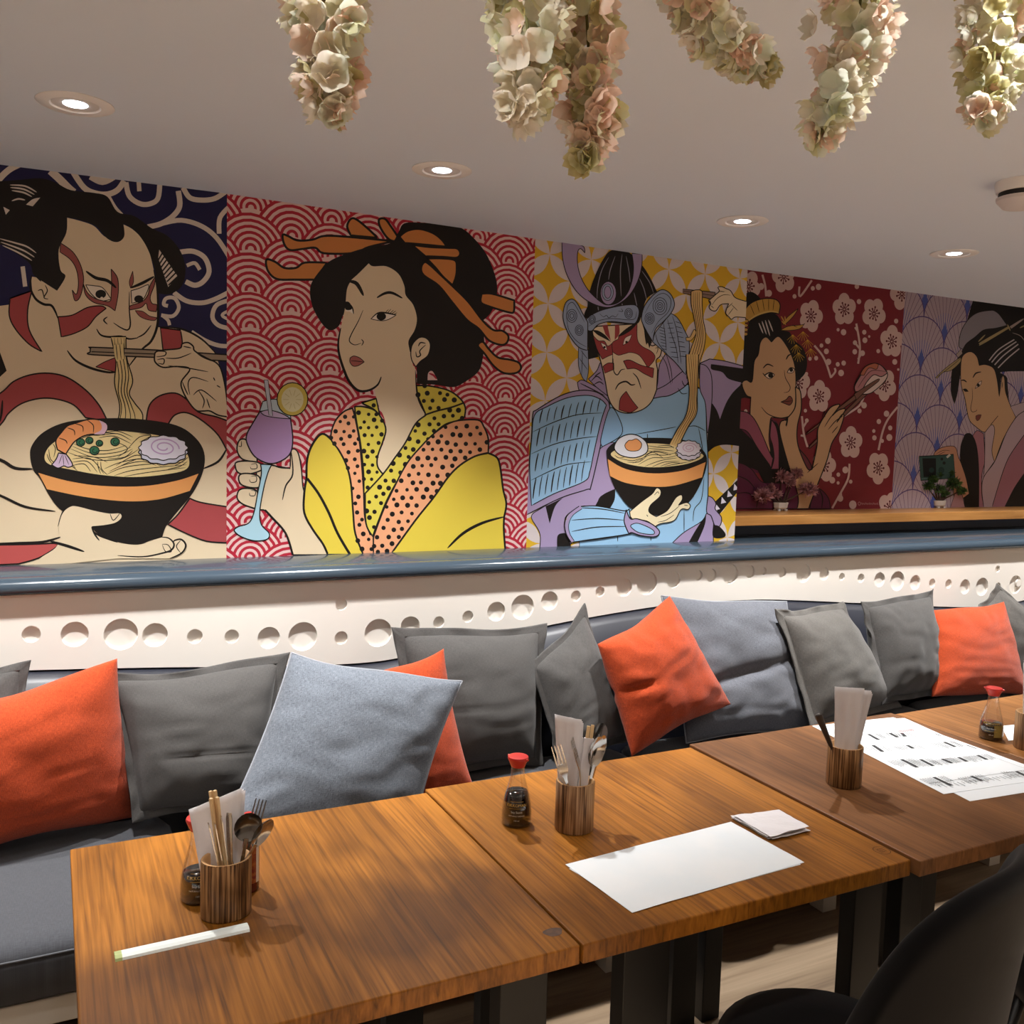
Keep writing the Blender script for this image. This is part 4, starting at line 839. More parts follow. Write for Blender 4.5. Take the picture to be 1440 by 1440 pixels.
    if kind == 'flange':
        V2 = []; F2 = []; U2 = []; m = 5; nr = len(ring)
        for s in (1, -1):
            for k in range(m+1):
                t = k/m; sc = inner-.03+(1-inner+.03)*t
                for q, (i, j) in enumerate(ring):
                    u, v = prm(i)*sc, -prm(j)*sc; wv = .012*t*t*noise.noise(Vector((u*3.1+seed, v*3.1, 5)))+.010*t*math.sin(q*.55+seed)*noise.noise(Vector((u*1.4, v*1.4, seed*2)))*1.5
                    V2.append(base(u, v)-cen+N*(wv+s*(.0022+.004*(1-t)))); U2.append((u*L*1.1, v*L*1.1))
        for s in (0, 1):
            o_ = s*(m+1)*nr
            for k in range(m):
                for q in range(nr):
                    a, b = o_+k*nr+q, o_+k*nr+(q+1) % nr; F2.append((a, b, b+nr, a+nr))
        for q in range(nr):
            a, b = m*nr+q, m*nr+(q+1) % nr; c = (m+1)*nr; F2.append((a, b, b+c, a+c)); F2.append((q, (q+1) % nr, (q+1) % nr+c, q+c))
        o = obj('flange', V2, F2, cols, r, True, uvs=U2)
        bm = bmesh.new(); bm.from_mesh(o.data); bmesh.ops.recalc_face_normals(bm, faces=bm.faces); bm.to_mesh(o.data); bm.free()
    return r
GA = 'scatter cushions along the bench'
cushion('dark grey cushion at the far left, only a corner showing behind the orange one', dgrey, [(-190, 945, 2.86), (44, 928, 2.86), (40, 1130, 2.76), (-190, 1160, 2.76)], .12, 'flange', seed=1, group=GA)
cushion('large orange woven cushion at the left end of the bench', orange, [(-130, 1005, 2.66), (165, 926, 2.74), (205, 1146, None, .47), (-120, 1225, None, .47)], .19, 'plain', .06, seed=2, group=GA)
cushion('charcoal flanged cushion between the left orange one and the large blue-grey one', dgrey, [(135, 945, 2.80), (408, 917, 2.80), (385, 1150, 2.64), (186, 1158, 2.66)], .17, 'flange', .07, seed=3, group=GA, crease=[(-.7, -.22, .7, -.2, .025, .008)])
cushion('large blue-grey chambray cushion leaning forward behind the left table', bgrey, [(410, 918, 2.66), (650, 958, 2.50), (580, 1180, 2.36), (296, 1195, 2.44)], .19, 'piping', .05, seed=4, wr=1.2, group=GA)
cushion('orange cushion mostly hidden behind the large blue-grey one', orange, [(455, 965, 2.66), (624, 912, 2.70), (668, 1112, 2.60), (480, 1165, 2.56)], .13, 'plain', .06, seed=5, group=GA)
cushion('charcoal flanged cushion standing square behind the small orange corner', dgrey, [(550, 882, 2.84), (770, 876, 2.84), (764, 1078, 2.70), (572, 1100, 2.70)], .17, 'flange', .05, seed=6, group=GA, crease=[(-.6, -.15, .6, -.12, .02, .006)])
cushion('charcoal flanged cushion tipped on its corner left of the bright orange one', dgrey, [(744, 935, 2.76), (822, 848, 2.84), (886, 1042, 2.70), (790, 1092, 2.62)], .17, 'flange', .05, seed=7, group=GA, wr=1.2)
cushion('bright orange cushion tipped on its corner in the middle of the bench', orange, [(840, 906, 2.66), (942, 838, 2.74), (1028, 990, 2.62), (888, 1064, 2.56)], .19, 'plain', .05, seed=8, wr=1.4, group=GA, crease=[(-1, .1, -.4, .0, .06, .02)])
cushion('large grey chambray cushion slumped right of the middle orange one', bgrey2, [(930, 838, 2.84), (1106, 846, 2.84), (1142, 1024, 2.66), (965, 1045, 2.66)], .16, 'piping', .03, seed=9, wr=1.8, group=GA, crease=[(-.9, -.3, .9, .1, .08, .03)])
cushion('pale grey flanged cushion tilted behind the third napkin cup', mgrey, [(1090, 856, 2.74), (1185, 846, 2.84), (1268, 995, 2.68), (1140, 1030, 2.58)], .16, 'flange', .05, seed=10, group=GA, wr=1.2)
cushion('charcoal flanged cushion left of the far right orange one', dgrey, [(1210, 846, 2.80), (1313, 828, 2.84), (1318, 980, 2.70), (1240, 992, 2.64)], .17, 'flange', .05, seed=11, wr=1.5, group=GA)
cushion('orange cushion at the far right of the bench', orange, [(1308, 858, 2.80), (1412, 846, 2.80), (1446, 978, 2.66), (1310, 980, 2.66)], .15, 'plain', .04, seed=12, group=GA)
cushion('grey flanged cushion at the right edge behind the orange one', mgrey, [(1360, 866, 2.86), (1402, 820, 2.86), (1500, 900, 2.80), (1430, 990, 2.74)], .13, 'flange', .04, seed=13, group=GA)
# ------------------------------------------------------------------ tables
TZ = .75
steel = mat('black_powder_steel', '0B0A09', rough=.5, spec=.4)
w1 = wood('table_wood_honey', 'AF7028', '8C571B', '54300F', 1, .6)
w2 = wood('table_wood_bright', 'B4742A', '935C1E', '603612', 2, .42)
w3 = wood('table_wood_brown', '96663E', '7E5432', '5C3C24', 5, .45, .45)
w4 = wood('table_wood_tan', 'A87340', '8C5C2E', '68401E', 6, .3, .45)
ink_m = mat('scorched_mark', '4A2A12', rough=.7)
knot_m = mat('dark_knot', '3A2418', rough=.5, var=(60, '5A3A22'))
def table(label, x0, x1, y0, y1, z, m, legs, apron=True):
    t = thing('wooden_table', label, 'table', ((x0+x1)/2, (y0+y1)/2, 0), 0, 'wooden tables pushed together in a row')
    ox, oy = (x0+x1)/2, (y0+y1)/2
    g = MB(); g.box((x0-ox, y0-oy, z-.034), (x1-ox, y1-oy, z))
    o = g.build('tabletop', m, t, bevel=.0025)
    g = MB(); g.box((x0-ox+.03, y0-oy+.05, z-.052), (x1-ox-.03, y0-oy+.09, z-.0345)); g.build('rail', steel, t)
    g = MB(); g.box((x0-ox+.03, y1-oy-.09, z-.052), (x1-ox-.03, y1-oy-.05, z-.0345)); g.build('rail', steel, t)
    for a, b in legs:
        for yy in (y0+.05, y1-.09):
            g = MB(); g.box((a-ox, yy-oy, .0), (b-ox, yy+.04-oy, z-.0525)); g.build('leg', steel, t, bevel=.002)
    return t
x1_, x2_, x3_ = .777, 1.551, 2.332
T1 = table('orange-brown wooden table nearest the left, with a dark knot at its corner', .026, x1_-.001, 1.246, 1.948, TZ-.003, w1, ((.07, .16), (.655, .745)))
T2 = table('bright honey wooden table with a white paper placemat on it', x1_+.001, x2_-.001, 1.240, 1.962, TZ, w2, ((.895, .995), (1.455, 1.535)))
T3 = table('dull brown wooden table carrying the printed menu', x2_+.004, x3_-.001, 1.222, 1.975, TZ+.004, w3, ((1.57, 1.63), (2.22, 2.31)))
T4 = table('tan wooden table at the right edge with a soy sauce bottle on it', x3_+.002, 3.11, 1.215, 1.960, TZ+.004, w4, ((2.38, 2.46), (2.95, 3.04)))
def onto(o, par):            # keep world place, become a part of par
    o.parent = par; o.location = -par.location
p = WZ(778, 1311, TZ-.003); v = [(p.x+.017*math.cos(a)*(1+.15*math.sin(3*a)), p.y+.014*math.sin(a)*(1+.1*math.cos(2*a)), TZ-.0027) for a in [2*PI*k/22 for k in range(22)]]
onto(obj('knot', v, [tuple(range(22))], knot_m), T1)
p = WZ(1240, 1196, TZ); g = MB()
def ringflat(g, cx, cy, r0, r1, z, n=28):
    v = [(cx+r*math.cos(2*PI*k/n), cy+r*math.sin(2*PI*k/n), z) for r in (r0, r1) for k in range(n)]
    g.add(v, [(k, (k+1) % n, n+(k+1) % n, n+k) for k in range(n)])
ringflat(g, p.x, p.y, .0165, .0178, TZ+.0003)
for a, b, c, d in ((-.008, .006, .008, .0075), (-.008, -.0065, .004, -.005), (-.008, -.0065, -.0065, .0075), (.0065, -.007, .008, .0075), (-.003, -.0035, -.0017, .003), (.001, -.001, .004, .0005), (-.003, .002, .003, .003)):
    g.add([(p.x+a, p.y+b, TZ+.0003), (p.x+c, p.y+b, TZ+.0003), (p.x+c, p.y+d, TZ+.0003), (p.x+a, p.y+d, TZ+.0003)], [(0, 1, 2, 3)])
onto(g.build('burned_mark', ink_m), T2)

# ------------------------------------------------------------------ things on the tables
face = -YAW
bamboo = wood('scorched_bamboo', 'B58B5E', '6E4A2A', '1F120A', 11, .45, .4, 'Z')
bamboo2 = wood('scorched_bamboo_pale', 'B8936C', '8E6A4A', '3E2818', 13, .35, .4, 'Z')
bamin = mat('raw_bamboo', 'C79A68', rough=.6)
chrome = mat('polished_steel', 'C9C6C2', rough=.16, metal=1)
dsteel = mat('dark_steel', '6E6A66', rough=.2, metal=1)
paper = mat('white_paper', 'E9EAEC', rough=.8, spec=.2)
tissue = mat('white_tissue', 'E2DEE0', rough=.95, spec=.1, bump=(160, .15))
stickm = mat('pale_chopstick_wood', 'D9B98A', rough=.6)
def utensil_cup(label, px, py, z, r, h, m, sx=1.0, sy=1.0, rot=0):
    p = WZ(px, py, z); t = thing('utensil_cup', label, 'cup', p, rot, 'scorched bamboo cutlery cups')
    g = MB(); g.lathe([(0, 0), (r*.97, 0), (r, .003), (r, h*.55), (r, h-.0015), (r-.0012, h)], 40, 0, sx, sy); o = g.build('cup_wall', m, t, True)
    g = MB(); g.lathe([(r-.0012, h), (r-.006, h-.0005), (r-.0065, .006), (0, .006)], 40, 0, sx, sy); g.build('cup_rim', bamin, t, True)
    return p, r
def orient(o, base, tip, roll):
    """stand o (long axis z, flat side y) between two points; roll 0 shows its flat side to the room"""
    d = (tip-base).normalized(); X = (_R-d*_R.dot(d)).normalized(); Y = d.cross(X)
    m = Matrix((X, Y, d)).transposed() @ Matrix.Rotation(roll-face, 3, 'Z'); o.rotation_mode = 'QUATERNION'; o.rotation_quaternion = m.to_quaternion(); o.location = base
def curvez(V, k, z0): return [(x, y+k*max(0, z-z0)**2, z) for x, y, z in V]
def fork_mesh():
    g = MB(); out = [(-.0035, 0), (.0035, 0), (.005, .02), (.004, .07), (.0025, .105), (.004, .120), (.0105, .134), (.0115, .148), (-.0115, .148), (-.0105, .134), (-.004, .120), (-.0025, .105), (-.004, .07), (-.005, .02)]
    g.prism(out, 'y', -.0009, .0009)
    for i in range(4): x = -.0115+i*.0066; g.prism([(x, .1478), (x+.0032, .1478), (x+.0026, .186), (x+.0016, .188), (x+.0006, .186)], 'y', -.0008, .0008)
    g.v = [Vector((q.x, q.y+5*max(0, q.z-.11)**2-(9 if q.z > .15 else 0)*max(0, q.z-.15)**2, q.z)) for q in g.v]; return g
def spoon_mesh(w=.019, L=.058, dp=.010):
    g = MB(); g.prism([(-.0035, 0), (.0035, 0), (.0055, .02), (.004, .07), (.0026, .118), (.004, .128), (-.004, .128), (-.0026, .118), (-.004, .07), (-.0055, .02)], 'y', -.0009, .0009)
    n = 18; v = []; f = []
    for s in (0, 1):
        v.append((0, dp+s*.0012, .122+L/2))
        for r in range(1, 6):
            for k in range(n):
                a = 2*PI*k/n; q = r/5; v.append((w*q*math.sin(a), dp*(1-q*q)+s*.0012*(1 if r < 5 else .3), .122+L/2-L/2*q*math.cos(a)))
    N = 1+5*n
    for s in (0, 1):
        for k in range(n): f.append((s*N, s*N+1+k, s*N+1+(k+1) % n))
        for r in range(4):
            for k in range(n): a, b = s*N+1+r*n+k, s*N+1+r*n+(k+1) % n; f.append((a, b, b+n, a+n))
    for k in range(n): a, b = 1+4*n+k, 1+4*n+(k+1) % n; f.append((a, b, b+N, a+N))
    g.add(v, f); return g
def knife_mesh():
    g = MB(); g.prism([(-.004, 0), (.004, 0), (.0055, .01), (.005, .085), (.0075, .095), (.0085, .15), (.006, .178), (.001, .186), (-.0045, .18), (-.0045, .095), (-.005, .085), (-.0055, .01)], 'y', -.0009, .0009); return g
def cutlery(name, g, m, base, tip, roll, label, up=True):
    o = g.build(name, m, None, True, auto=40); tag(o, label, name.replace('_', ' '), 'cutlery standing in the bamboo cups')
    if up:
        L_ = max(q.z for q in g.v); orient(o, base, tip, roll); k_ = min(1.25, max(.8, (tip-base).length/L_)); o.scale = (1, 1, k_) if k_ > 1 else (k_, k_, k_)
    else: orient(o, tip, base, roll)
    return o
def napkin_up(label, base, w, h, lean, rot, n=3, wr=.004, seed=1, fold_top=0.0):
    """folded paper napkins standing in a cup"""
    t = tag(obj('paper_napkin', [(0, 0, 0)], [], tissue), label, 'napkin', 'folded napkins standing in the bamboo cups'); g = MB()
    for k in range(n):
        nu, nv = 10, 16; v = []; f = []
        for j in range(nv+1):
            for i in range(nu+1):
                a, b = i/nu-.5, j/nv; x = a*w*(.56+.44*b)+.002*k; y = .004*k+wr*noise.noise(Vector((a*5, b*4, seed+k)))+.012*(a*a)*(b-.3)+lean[1]*b*(1+.04*k); z = b*h*(1-.02*k)+fold_top*a*b*w
                v.append((x+lean[0]*b, y, z))
        for j in range(nv):
            for i in range(nu): q = j*(nu+1)+i; f.append((q, q+1, q+nu+2, q+nu+1))
        g.add(v, f)
    bpy.data.meshes.remove(t.data) if False else None
    me = bpy.data.meshes.new('paper_napkin'); me.from_pydata([tuple(q) for q in g.v], [], g.f); me.materials.append(tissue); me.polygons.foreach_set('use_smooth', [True]*len(me.polygons)); t.data = me
    s = t.modifiers.new('thickness', 'SOLIDIFY'); s.thickness = .0007
    t.location = base; t.rotation_euler = (0, 0, rot); return t

# --- cup on the left table
c1, r1 = utensil_cup('dark scorched bamboo cup full of cutlery on the left table', 318, 1284, TZ-.003, .0425, .101, bamboo, 1.0, .86)
face = -YAW
def inC(c, dx, dy, z=.009): return Vector((c.x+dx, c.y+dy, c.z+z))
napkin_up('pair of folded white napkins standing in the cup on the left table', inC(c1, -.006, .010, .01), .092, .185, (-.016, .012), face, 3, .003, 2, .45)
def tipat(px, py, Y): return WY(px, py, Y)
Yc = c1.y
cutlery('soup_spoon', spoon_mesh(.024, .052, .012), dsteel, inC(c1, .010, -.012), tipat(353, 1143, Yc-.016), face+.35, 'round dark soup spoon facing up in the left cup')
cutlery('spoon', spoon_mesh(.018, .055), chrome, inC(c1, -.022, -.002), tipat(382, 1152, Yc-.012), face+1.0, 'bright spoon leaning far right out of the left cup')
cutlery('fork', fork_mesh(), dsteel, inC(c1, .020, .012), tipat(364, 1126, Yc+.03), face, 'fork with its tines up at the back of the left cup')
cutlery('table_knife', knife_mesh(), chrome, inC(c1, .006, -.015), tipat(322, 1143, Yc-.018), face+.2, 'flat steel knife handle standing up in the middle of the left cup', False)
for k, (px, py, dx) in enumerate(((293, 1158, -.004), (302, 1158, .0), (311, 1148, .004))):
    cutlery('table_knife', knife_mesh(), chrome, inC(c1, dx+.006, -.010-.002*k), tipat(px, py, Yc-.018), face+1.1, ('slim knife handle leaning leftmost in the left cup', 'slim knife handle second from the left in the left cup', 'slim knife handle beside the broad one in the left cup')[k], False)
def chopstick_pair(label, base, tip, roll, open_=.004):
    t = thing('chopsticks', label, 'chopsticks', (0, 0, 0), 0, 'wooden chopsticks standing in the bamboo cups')
    for s in (-1, 1):
        g = MB(); g.tube([(s*open_, 0, 0), (s*open_, 0, .10), (s*(open_+.0005), 0, .197)], [.0022, .0030, .0036], 4); g.build('chopstick', stickm, t)
    orient(t, base, tip, roll); t.scale = (1, 1, (tip-base).length/.197); return t
chopstick_pair('wooden chopsticks standing upright in front of the left napkins', inC(c1, .001, -.004), tipat(301, 1122, Yc-.005), face+.3, .0045)
chopstick_pair('wooden chopsticks at the back of the left cup beside the napkins', inC(c1, .004, .004), tipat(299, 1112, Yc+.008), face+.2, .003)

# --- bottles
glass = glassy('clear_glass'); soy = mat('soy_sauce', '120A06', rough=.12, spec=.6); redp = mat('red_plastic', 'C8322B', rough=.35)
gold = mat('gold_print', 'C2A04A', rough=.5); whitep = mat('white_print', 'CFCFC8', rough=.6); goldl = mat('gold_label', '8C7A3C', rough=.5)
def wrap(name, s, size, z, rfun, ang, m, parent, flat=.0009):
    v, f = text_mesh(s, size); out = []
    for q in v:
        zz = z+q.y; r = rfun(zz)+flat; a = ang+q.x/r; out.append((r*math.cos(a), r*math.sin(a), zz))
    return obj(name, out, f, m, parent)
BP = [(.0, .0), (.029, .0), (.0325, .004), (.0325, .028), (.031, .045), (.0275, .062), (.0215, .082), (.0165, .100), (.0142, .115), (.0138, .128)]
def br(z):
    for (r0, z0), (r1_, z1) in zip(BP[1:], BP[2:]):
        if z0 <= z <= z1: return r0+(r1_-r0)*(z-z0)/(z1-z0)
    return .0325
def soy_bottle(label, px, py, z, lvl, gold_only=False, lab=None):
    p = WZ(px, py, z); t = thing('soy_sauce_bottle', label, 'bottle', p, 0, 'soy sauce bottles')
    g = MB(); g.lathe(BP, 36); g.build('glass_body', glass, t, True)
    lq = [(0, .002)]+[(r-.0016, max(.002, zz)) for r, zz in BP[1:] if zz < lvl]+[(br(lvl)-.0016, lvl), (0, lvl)]
    g = MB(); g.lathe(lq, 36); g.build('sauce', soy, t, True)
    g = MB(); g.lathe([(.0, .126), (.0150, .126), (.0165, .130), (.0215, .1415), (.0225, .1445), (.0215, .148), (.012, .1495), (0, .1495)], 30); cap = g.build('cap', redp, t, auto=40)
    for k in range(2):
        a = -PI/2+.5+k*PI; g = MB(); g.tube([(.018*math.cos(a), .018*math.sin(a), .142), (.0265*math.cos(a), .0265*math.sin(a), .1455)], [.004, .0022], 8); g.build('spout', redp, cap)
    fa = math.atan2(-p.y, -p.x)
    if lab:
        v = []; f = []
        for i in range(9):
            a = fa+.62-.38+.76*i/8
            for zz in (.012, .046): v.append(((br(zz)+.0008)*math.cos(a), (br(zz)+.0008)*math.sin(a), zz))
        f = [(i*2, i*2+2, i*2+3, i*2+1) for i in range(8)]; obj('label', v, f, goldl, t)
    wrap('lettering', 'KIKKOMAN', .0085, .050, br, fa, gold, t); wrap('lettering', 'Soy Sauce', .0062, .036, br, fa, whitep, t)
    wrap('lettering', 'NATURALLY BREWED', .0036, .028, br, fa, whitep if lab is None else gold, t); wrap('lettering', '150 ml', .0045, .018, br, fa, whitep, t)
    g = MB()
    for zz in (.0575, .0435):
        for k in range(14):
            a, b = fa-.5+k/14, fa-.5+(k+1)/14; r = br(zz)+.0009
            g.add([(r*math.cos(a), r*math.sin(a), zz), (r*math.cos(b), r*math.sin(b), zz), (r*math.cos(b), r*math.sin(b), zz+.0006), (r*math.cos(a), r*math.sin(a), zz+.0006)], [(0, 1, 2, 3)])
    g.build('label_rule', gold, t); return t
soy_bottle('soy sauce bottle behind the left bamboo cup', 280, 1262, TZ-.003, .050)
soy_bottle('red-capped soy sauce bottle beside the cup on the honey-coloured table', 726, 1157, TZ, .072)
soy_bottle('red-capped soy sauce bottle with a gold label on the right-hand table', 1393, 1038, TZ+.004, .046, lab=True)
p = WZ(349, 1250, TZ-.003); t = thing('sauce_bottle', 'slim bottle of red chilli sauce behind the left bamboo cup', 'bottle', p)
g = MB(); g.lathe([(0, 0), (.018, 0), (.0195, .003), (.0195, .098), (.016, .112), (.009, .122), (.008, .130)], 30); g.build('glass_body', mat('chilli_sauce_glass', '5A1710', rough=.15, spec=.6), t, True)
g = MB(); g.lathe([(0, .129), (.0095, .129), (.0095, .142), (0, .142)], 24); g.build('cap', redp, t, auto=40)
fa = math.atan2(-p.y, -p.x)
def band(name, a0, a1, z0, z1, r, m):
    v = []; n = 12
    for i in range(n+1):
        a = a0+(a1-a0)*i/n
        for zz in (z0, z1): v.append((r*math.cos(a), r*math.sin(a), zz))
    return obj(name, v, [(i*2, i*2+2, i*2+3, i*2+1) for i in range(n)], m, t)
band('label', fa-.2, fa+.75, .018, .094, .0199, mat('red_label', '7A2018', rough=.5, var=(120, 'A8602A'))); band('label', fa+.76, fa+1.15, .018, .094, .0199, mat('cream_label', 'CFC4B4', rough=.5))

# --- wrapped chopsticks lying on the left table
a, b = WZ(161, 1347, TZ-.003), WZ(349, 1305, TZ-.003); d = (b-a); L = d.length; ang = math.atan2(d.y, d.x)
t = thing('wrapped_chopsticks', 'chopsticks in a white paper sleeve lying on the left table', 'chopsticks', (a+b)/2, ang)
g = MB()
for s in (-1, 1): g.box((-L/2+.004, s*.0045-.0035, .0008), (L/2-.004, s*.0045+.0035, .0052))
g.build('chopstick', stickm, t, bevel=.0006)
g = MB(); prof = [(-.0135, .0004), (.0135, .0004), (.0112, .0040), (.0045, .0062), (0, .0056), (-.0045, .0062), (-.0112, .0040)]; g.prism(prof, 'x', -L/2+.010, L/2); g.build('paper_sleeve', mat('sleeve_paper', 'DDE3DF', rough=.75), t)
g = MB(); g.prism([(-.0137, .0003), (.0137, .0003), (.0114, .0042), (.0045, .0064), (0, .0058), (-.0045, .0064), (-.0114, .0042)], 'x', -L/2, -L/2+.0105); g.build('sleeve_end', mat('sleeve_green_end', 'A9B478', rough=.75), t)

# --- cup on the honey table
c2, r2 = utensil_cup('pale bamboo cup with chopsticks, forks and spoons beside the soy sauce bottle', 807, 1164, TZ, .0415, .106, bamboo2)
Yc = c2.y
napkin_up('tall folded white napkin at the left of the cup beside the soy sauce bottle', inC(c2, -.012, .008), .058, .232, (-.006, .0), face-.1, 3, .003, 5, -.15)
g = None
def sleeve_stick(label, base, tip, roll):
    t = thing('wrapped_chopsticks', label, 'chopsticks', (0, 0, 0), 0, 'paper-sleeved chopsticks in the middle cup')
    g = MB()
    for s in (-1, 1): g.box((s*.0042-.0035, -.002, 0), (s*.0042+.0035, .002, .182 if s < 0 else .185))
    g.build('chopstick', stickm, t, bevel=.0005)
    g = MB(); g.box((-.0105, -.0034, 0), (.0105, .0034, .160)); g.build('paper_sleeve', tissue, t, bevel=.001)
    orient(t, base, tip, roll); t.scale = (1, 1, (tip-base).length/.185)
sleeve_stick('wooden chopsticks in a paper sleeve, right of the napkin in the middle cup', inC(c2, -.002, .004), tipat(815, 1018, Yc+.012), face)
sleeve_stick('wooden chopsticks in a paper sleeve, nearest the spoons in the middle cup', inC(c2, .005, -.004), tipat(831, 1019, Yc), face+.1)
cutlery('fork', fork_mesh(), chrome, inC(c2, .006, -.010), tipat(784, 1054, Yc-.026), face+.15, 'fork bent over the napkin in the middle cup')
cutlery('fork', fork_mesh(), chrome, inC(c2, .008, -.014), tipat(816, 1040, Yc-.022), face+1.3, 'fork seen edge-on in the middle cup')
cutlery('spoon', spoon_mesh(.0205, .064), chrome, inC(c2, .006, -.014), tipat(844, 1036, Yc-.015), face+.5, 'large bright spoon at the right of the middle cup')
cutlery('spoon', spoon_mesh(.0205, .062), chrome, inC(c2, .010, -.006), tipat(850, 1034, Yc+.01), face+.9, 'second spoon tucked behind the large one in the middle cup')
cutlery('spoon', spoon_mesh(.018, .05), dsteel, inC(c2, .012, .012), tipat(848, 1016, Yc+.03), face+.1, 'dark spoon showing above the others at the back of the middle cup')

# --- cup on the brown table
c3, r3 = utensil_cup('scorched bamboo cup of white napkins standing beside the menu', 1186, 1102, TZ+.004, .0415, .098, bamboo)
Yc = c3.y
napkin_up('thick bundle of folded white napkins in the cup beside the menu', inC(c3, -.004, .0), .070, .232, (.004, .0), face-.1, 6, .004, 9)
napkin_up('loose white napkin leaning right in the cup beside the menu', inC(c3, .010, .012), .062, .225, (.022, .0), face-.3, 3, .005, 12)
hb = inC(c3, .010, .008); ht = tipat(1142, 984, Yc)
g = MB(); g.tube([(0, 0, 0), (0, 0, .10), (0, 0, .11), (0, 0, .19), (0, 0, .202), (0, 0, .206)], [.003, .0035, .0055, .0085, .0085, .006], 12, flat=.6)
o = g.build('steak_knife', mat('dark_handle', '3C3632', rough=.3, spec=.6), smooth=True); tag(o, 'dark-handled steak knife leaning left out of the cup beside the menu', 'knife'); orient(o, hb, ht, face)
cutlery('spoon', spoon_mesh(.017, .05), dsteel, inC(c3, .020, .006), tipat(1217, 990, Yc+.01), face+.6, 'dark spoon half hidden behind the napkins in the cup beside the menu')

# --- cup at the right edge
c4, r4 = utensil_cup('bamboo cup with tall white napkins at the right edge, beside a soy sauce bottle', 1448, 1052, TZ+.004, .0415, .102, bamboo2)
napkin_up('tall white napkins in the cup at the right edge', inC(c4, -.004, .0), .062, .24, (.0, .0), face, 4, .002, 15)

# --- papers
def sheet(name, label, cat, px, z, m, th=.0006, seed=0, wig=.0008, cornerpts=None):
    P = [WZ(x, y, z) for x, y in px] if cornerpts is None else cornerpts
    n = 10; v = []; f = []
    for s in (0, 1):
        for j in range(n+1):
            for i in range(n+1):
                a, b = i/n, j/n; q = P[0].lerp(P[1], a).lerp(P[3].lerp(P[2], a), b)
                e = max(abs(a-.5), abs(b-.5))*2
                q = q+Vector((wig*noise.noise(Vector((a*6, b*6, seed))), wig*noise.noise(Vector((a*6, b*6, seed+3))), (.0012*max(0, noise.noise(Vector((a*3, b*3, seed+5))))*e**3) + .0002+s*th)); v.append(q)
    N = (n+1)**2
    for j in range(n):
        for i in range(n): q = j*(n+1)+i; f.append((q, q+1, q+n+2, q+n+1)); f.append((N+q, N+q+n+1, N+q+n+2, N+q+1))
    bd = [i for i in range(n+1)]+[j*(n+1)+n for j in range(1, n+1)]+[n*(n+1)+i for i in range(n-1, -1, -1)]+[j*(n+1) for j in range(n-1, 0, -1)]
    for i in range(len(bd)): a, b = bd[i], bd[(i+1) % len(bd)]; f.append((a, b, b+N, a+N))
    o = obj(name, v, f, m, None, False); bm = bmesh.new(); bm.from_mesh(o.data); bmesh.ops.recalc_face_normals(bm, faces=bm.faces); bm.to_mesh(o.data); bm.free()
    return tag(o, label, cat)
mp_ = mat('placemat_paper', 'E4EAEE', rough=.8, spec=.2, var=(9, 'EAEDEF'))
sheet('paper_placemat', 'white paper placemat lying under another on the honey-coloured table', 'placemat', [(800, 1222), (1036, 1162), (1126, 1216), (898, 1280)], TZ, mp_, seed=1)['group'] = 'paper placemats'
sheet('paper_placemat', 'white paper placemat on top of the pair in front of the folded napkin', 'placemat', [(795, 1216), (1028, 1156), (1131, 1213), (889, 1284)], TZ+.0008, mp_, seed=4)['group'] = 'paper placemats'
P = [WZ(1030, 1152, TZ), WZ(1094, 1146, TZ), WZ(1136, 1170, TZ), WZ(1082, 1182, TZ)]
g = MB()
for k in range(4):
    n = 8; v = []; f = []; sh_ = Vector((.004*math.sin(k*2), .004*math.cos(k*3), 0))
    for j in range(n+1):
        for i in range(n+1):
            a, b = i/n, j/n; q = P[0].lerp(P[1], a).lerp(P[3].lerp(P[2], a), b)+sh_
            q.z = TZ+.001+.0028*k+.003*(noise.noise(Vector((a*3, b*3, k)))+.3)+(.004*a if k == 3 else 0); q.x += .003*noise.noise(Vector((a*7, b*7, k+9))); q.y += .003*noise.noise(Vector((a*7, b*7, k+19))); v.append(q)
    for j in range(n):
        for i in range(n): q = j*(n+1)+i; f.append((q, q+1, q+n+2, q+n+1))
    g.add(v, f)
o = g.build('paper_napkin', tissue); s = o.modifiers.new('thickness', 'SOLIDIFY'); s.thickness = .0008; tag(o, 'crumpled folded white napkin lying beside the placemat', 'napkin')
# menus
menu_m = mat('menu_card', 'E8ECEF', rough=.6, spec=.3); black_m = mat('black_print', '2B2B2E', rough=.6); grey_m = mat('grey_print', '6E7074', rough=.6); red_m = mat('red_print', 'B23A3A', rough=.6)
sheet('menu_sheet', 'printed menu sheet, the lower one, sticking out on the near side', 'menu', [(1155, 1020), (1272, 1010), (1490, 1107), (1364, 1127)], TZ+.004, menu_m, .0005, 2, .0002)['group'] = 'printed menus'
top_ = sheet('menu_sheet', 'printed menu sheet on top, with black headings and fine text', 'menu', [(1142, 1021), (1256, 1009), (1490, 1093), (1327, 1117)], TZ+.0048, menu_m, .0005, 3, .0002); top_['group'] = 'printed menus'
MZ = TZ+.0066
A0, B0, C0, D0 = [WZ(x, y, MZ) for x, y in ((1142, 1021), (1256, 1009), (1490, 1093), (1327, 1117))]
def M(u, v): q = A0.lerp(B0, u).lerp(D0.lerp(C0, u), v); return Vector((q.x, q.y, MZ))
def strip(g, a, b, w):
    d = (b-a).normalized(); nrm = Vector((-d.y, d.x, 0))*w/2; g.add([a-nrm, b-nrm, b+nrm, a+nrm], [(0, 1, 2, 3)])
gb, gg, gr = MB(), MB(), MB(); S = 1/4.5
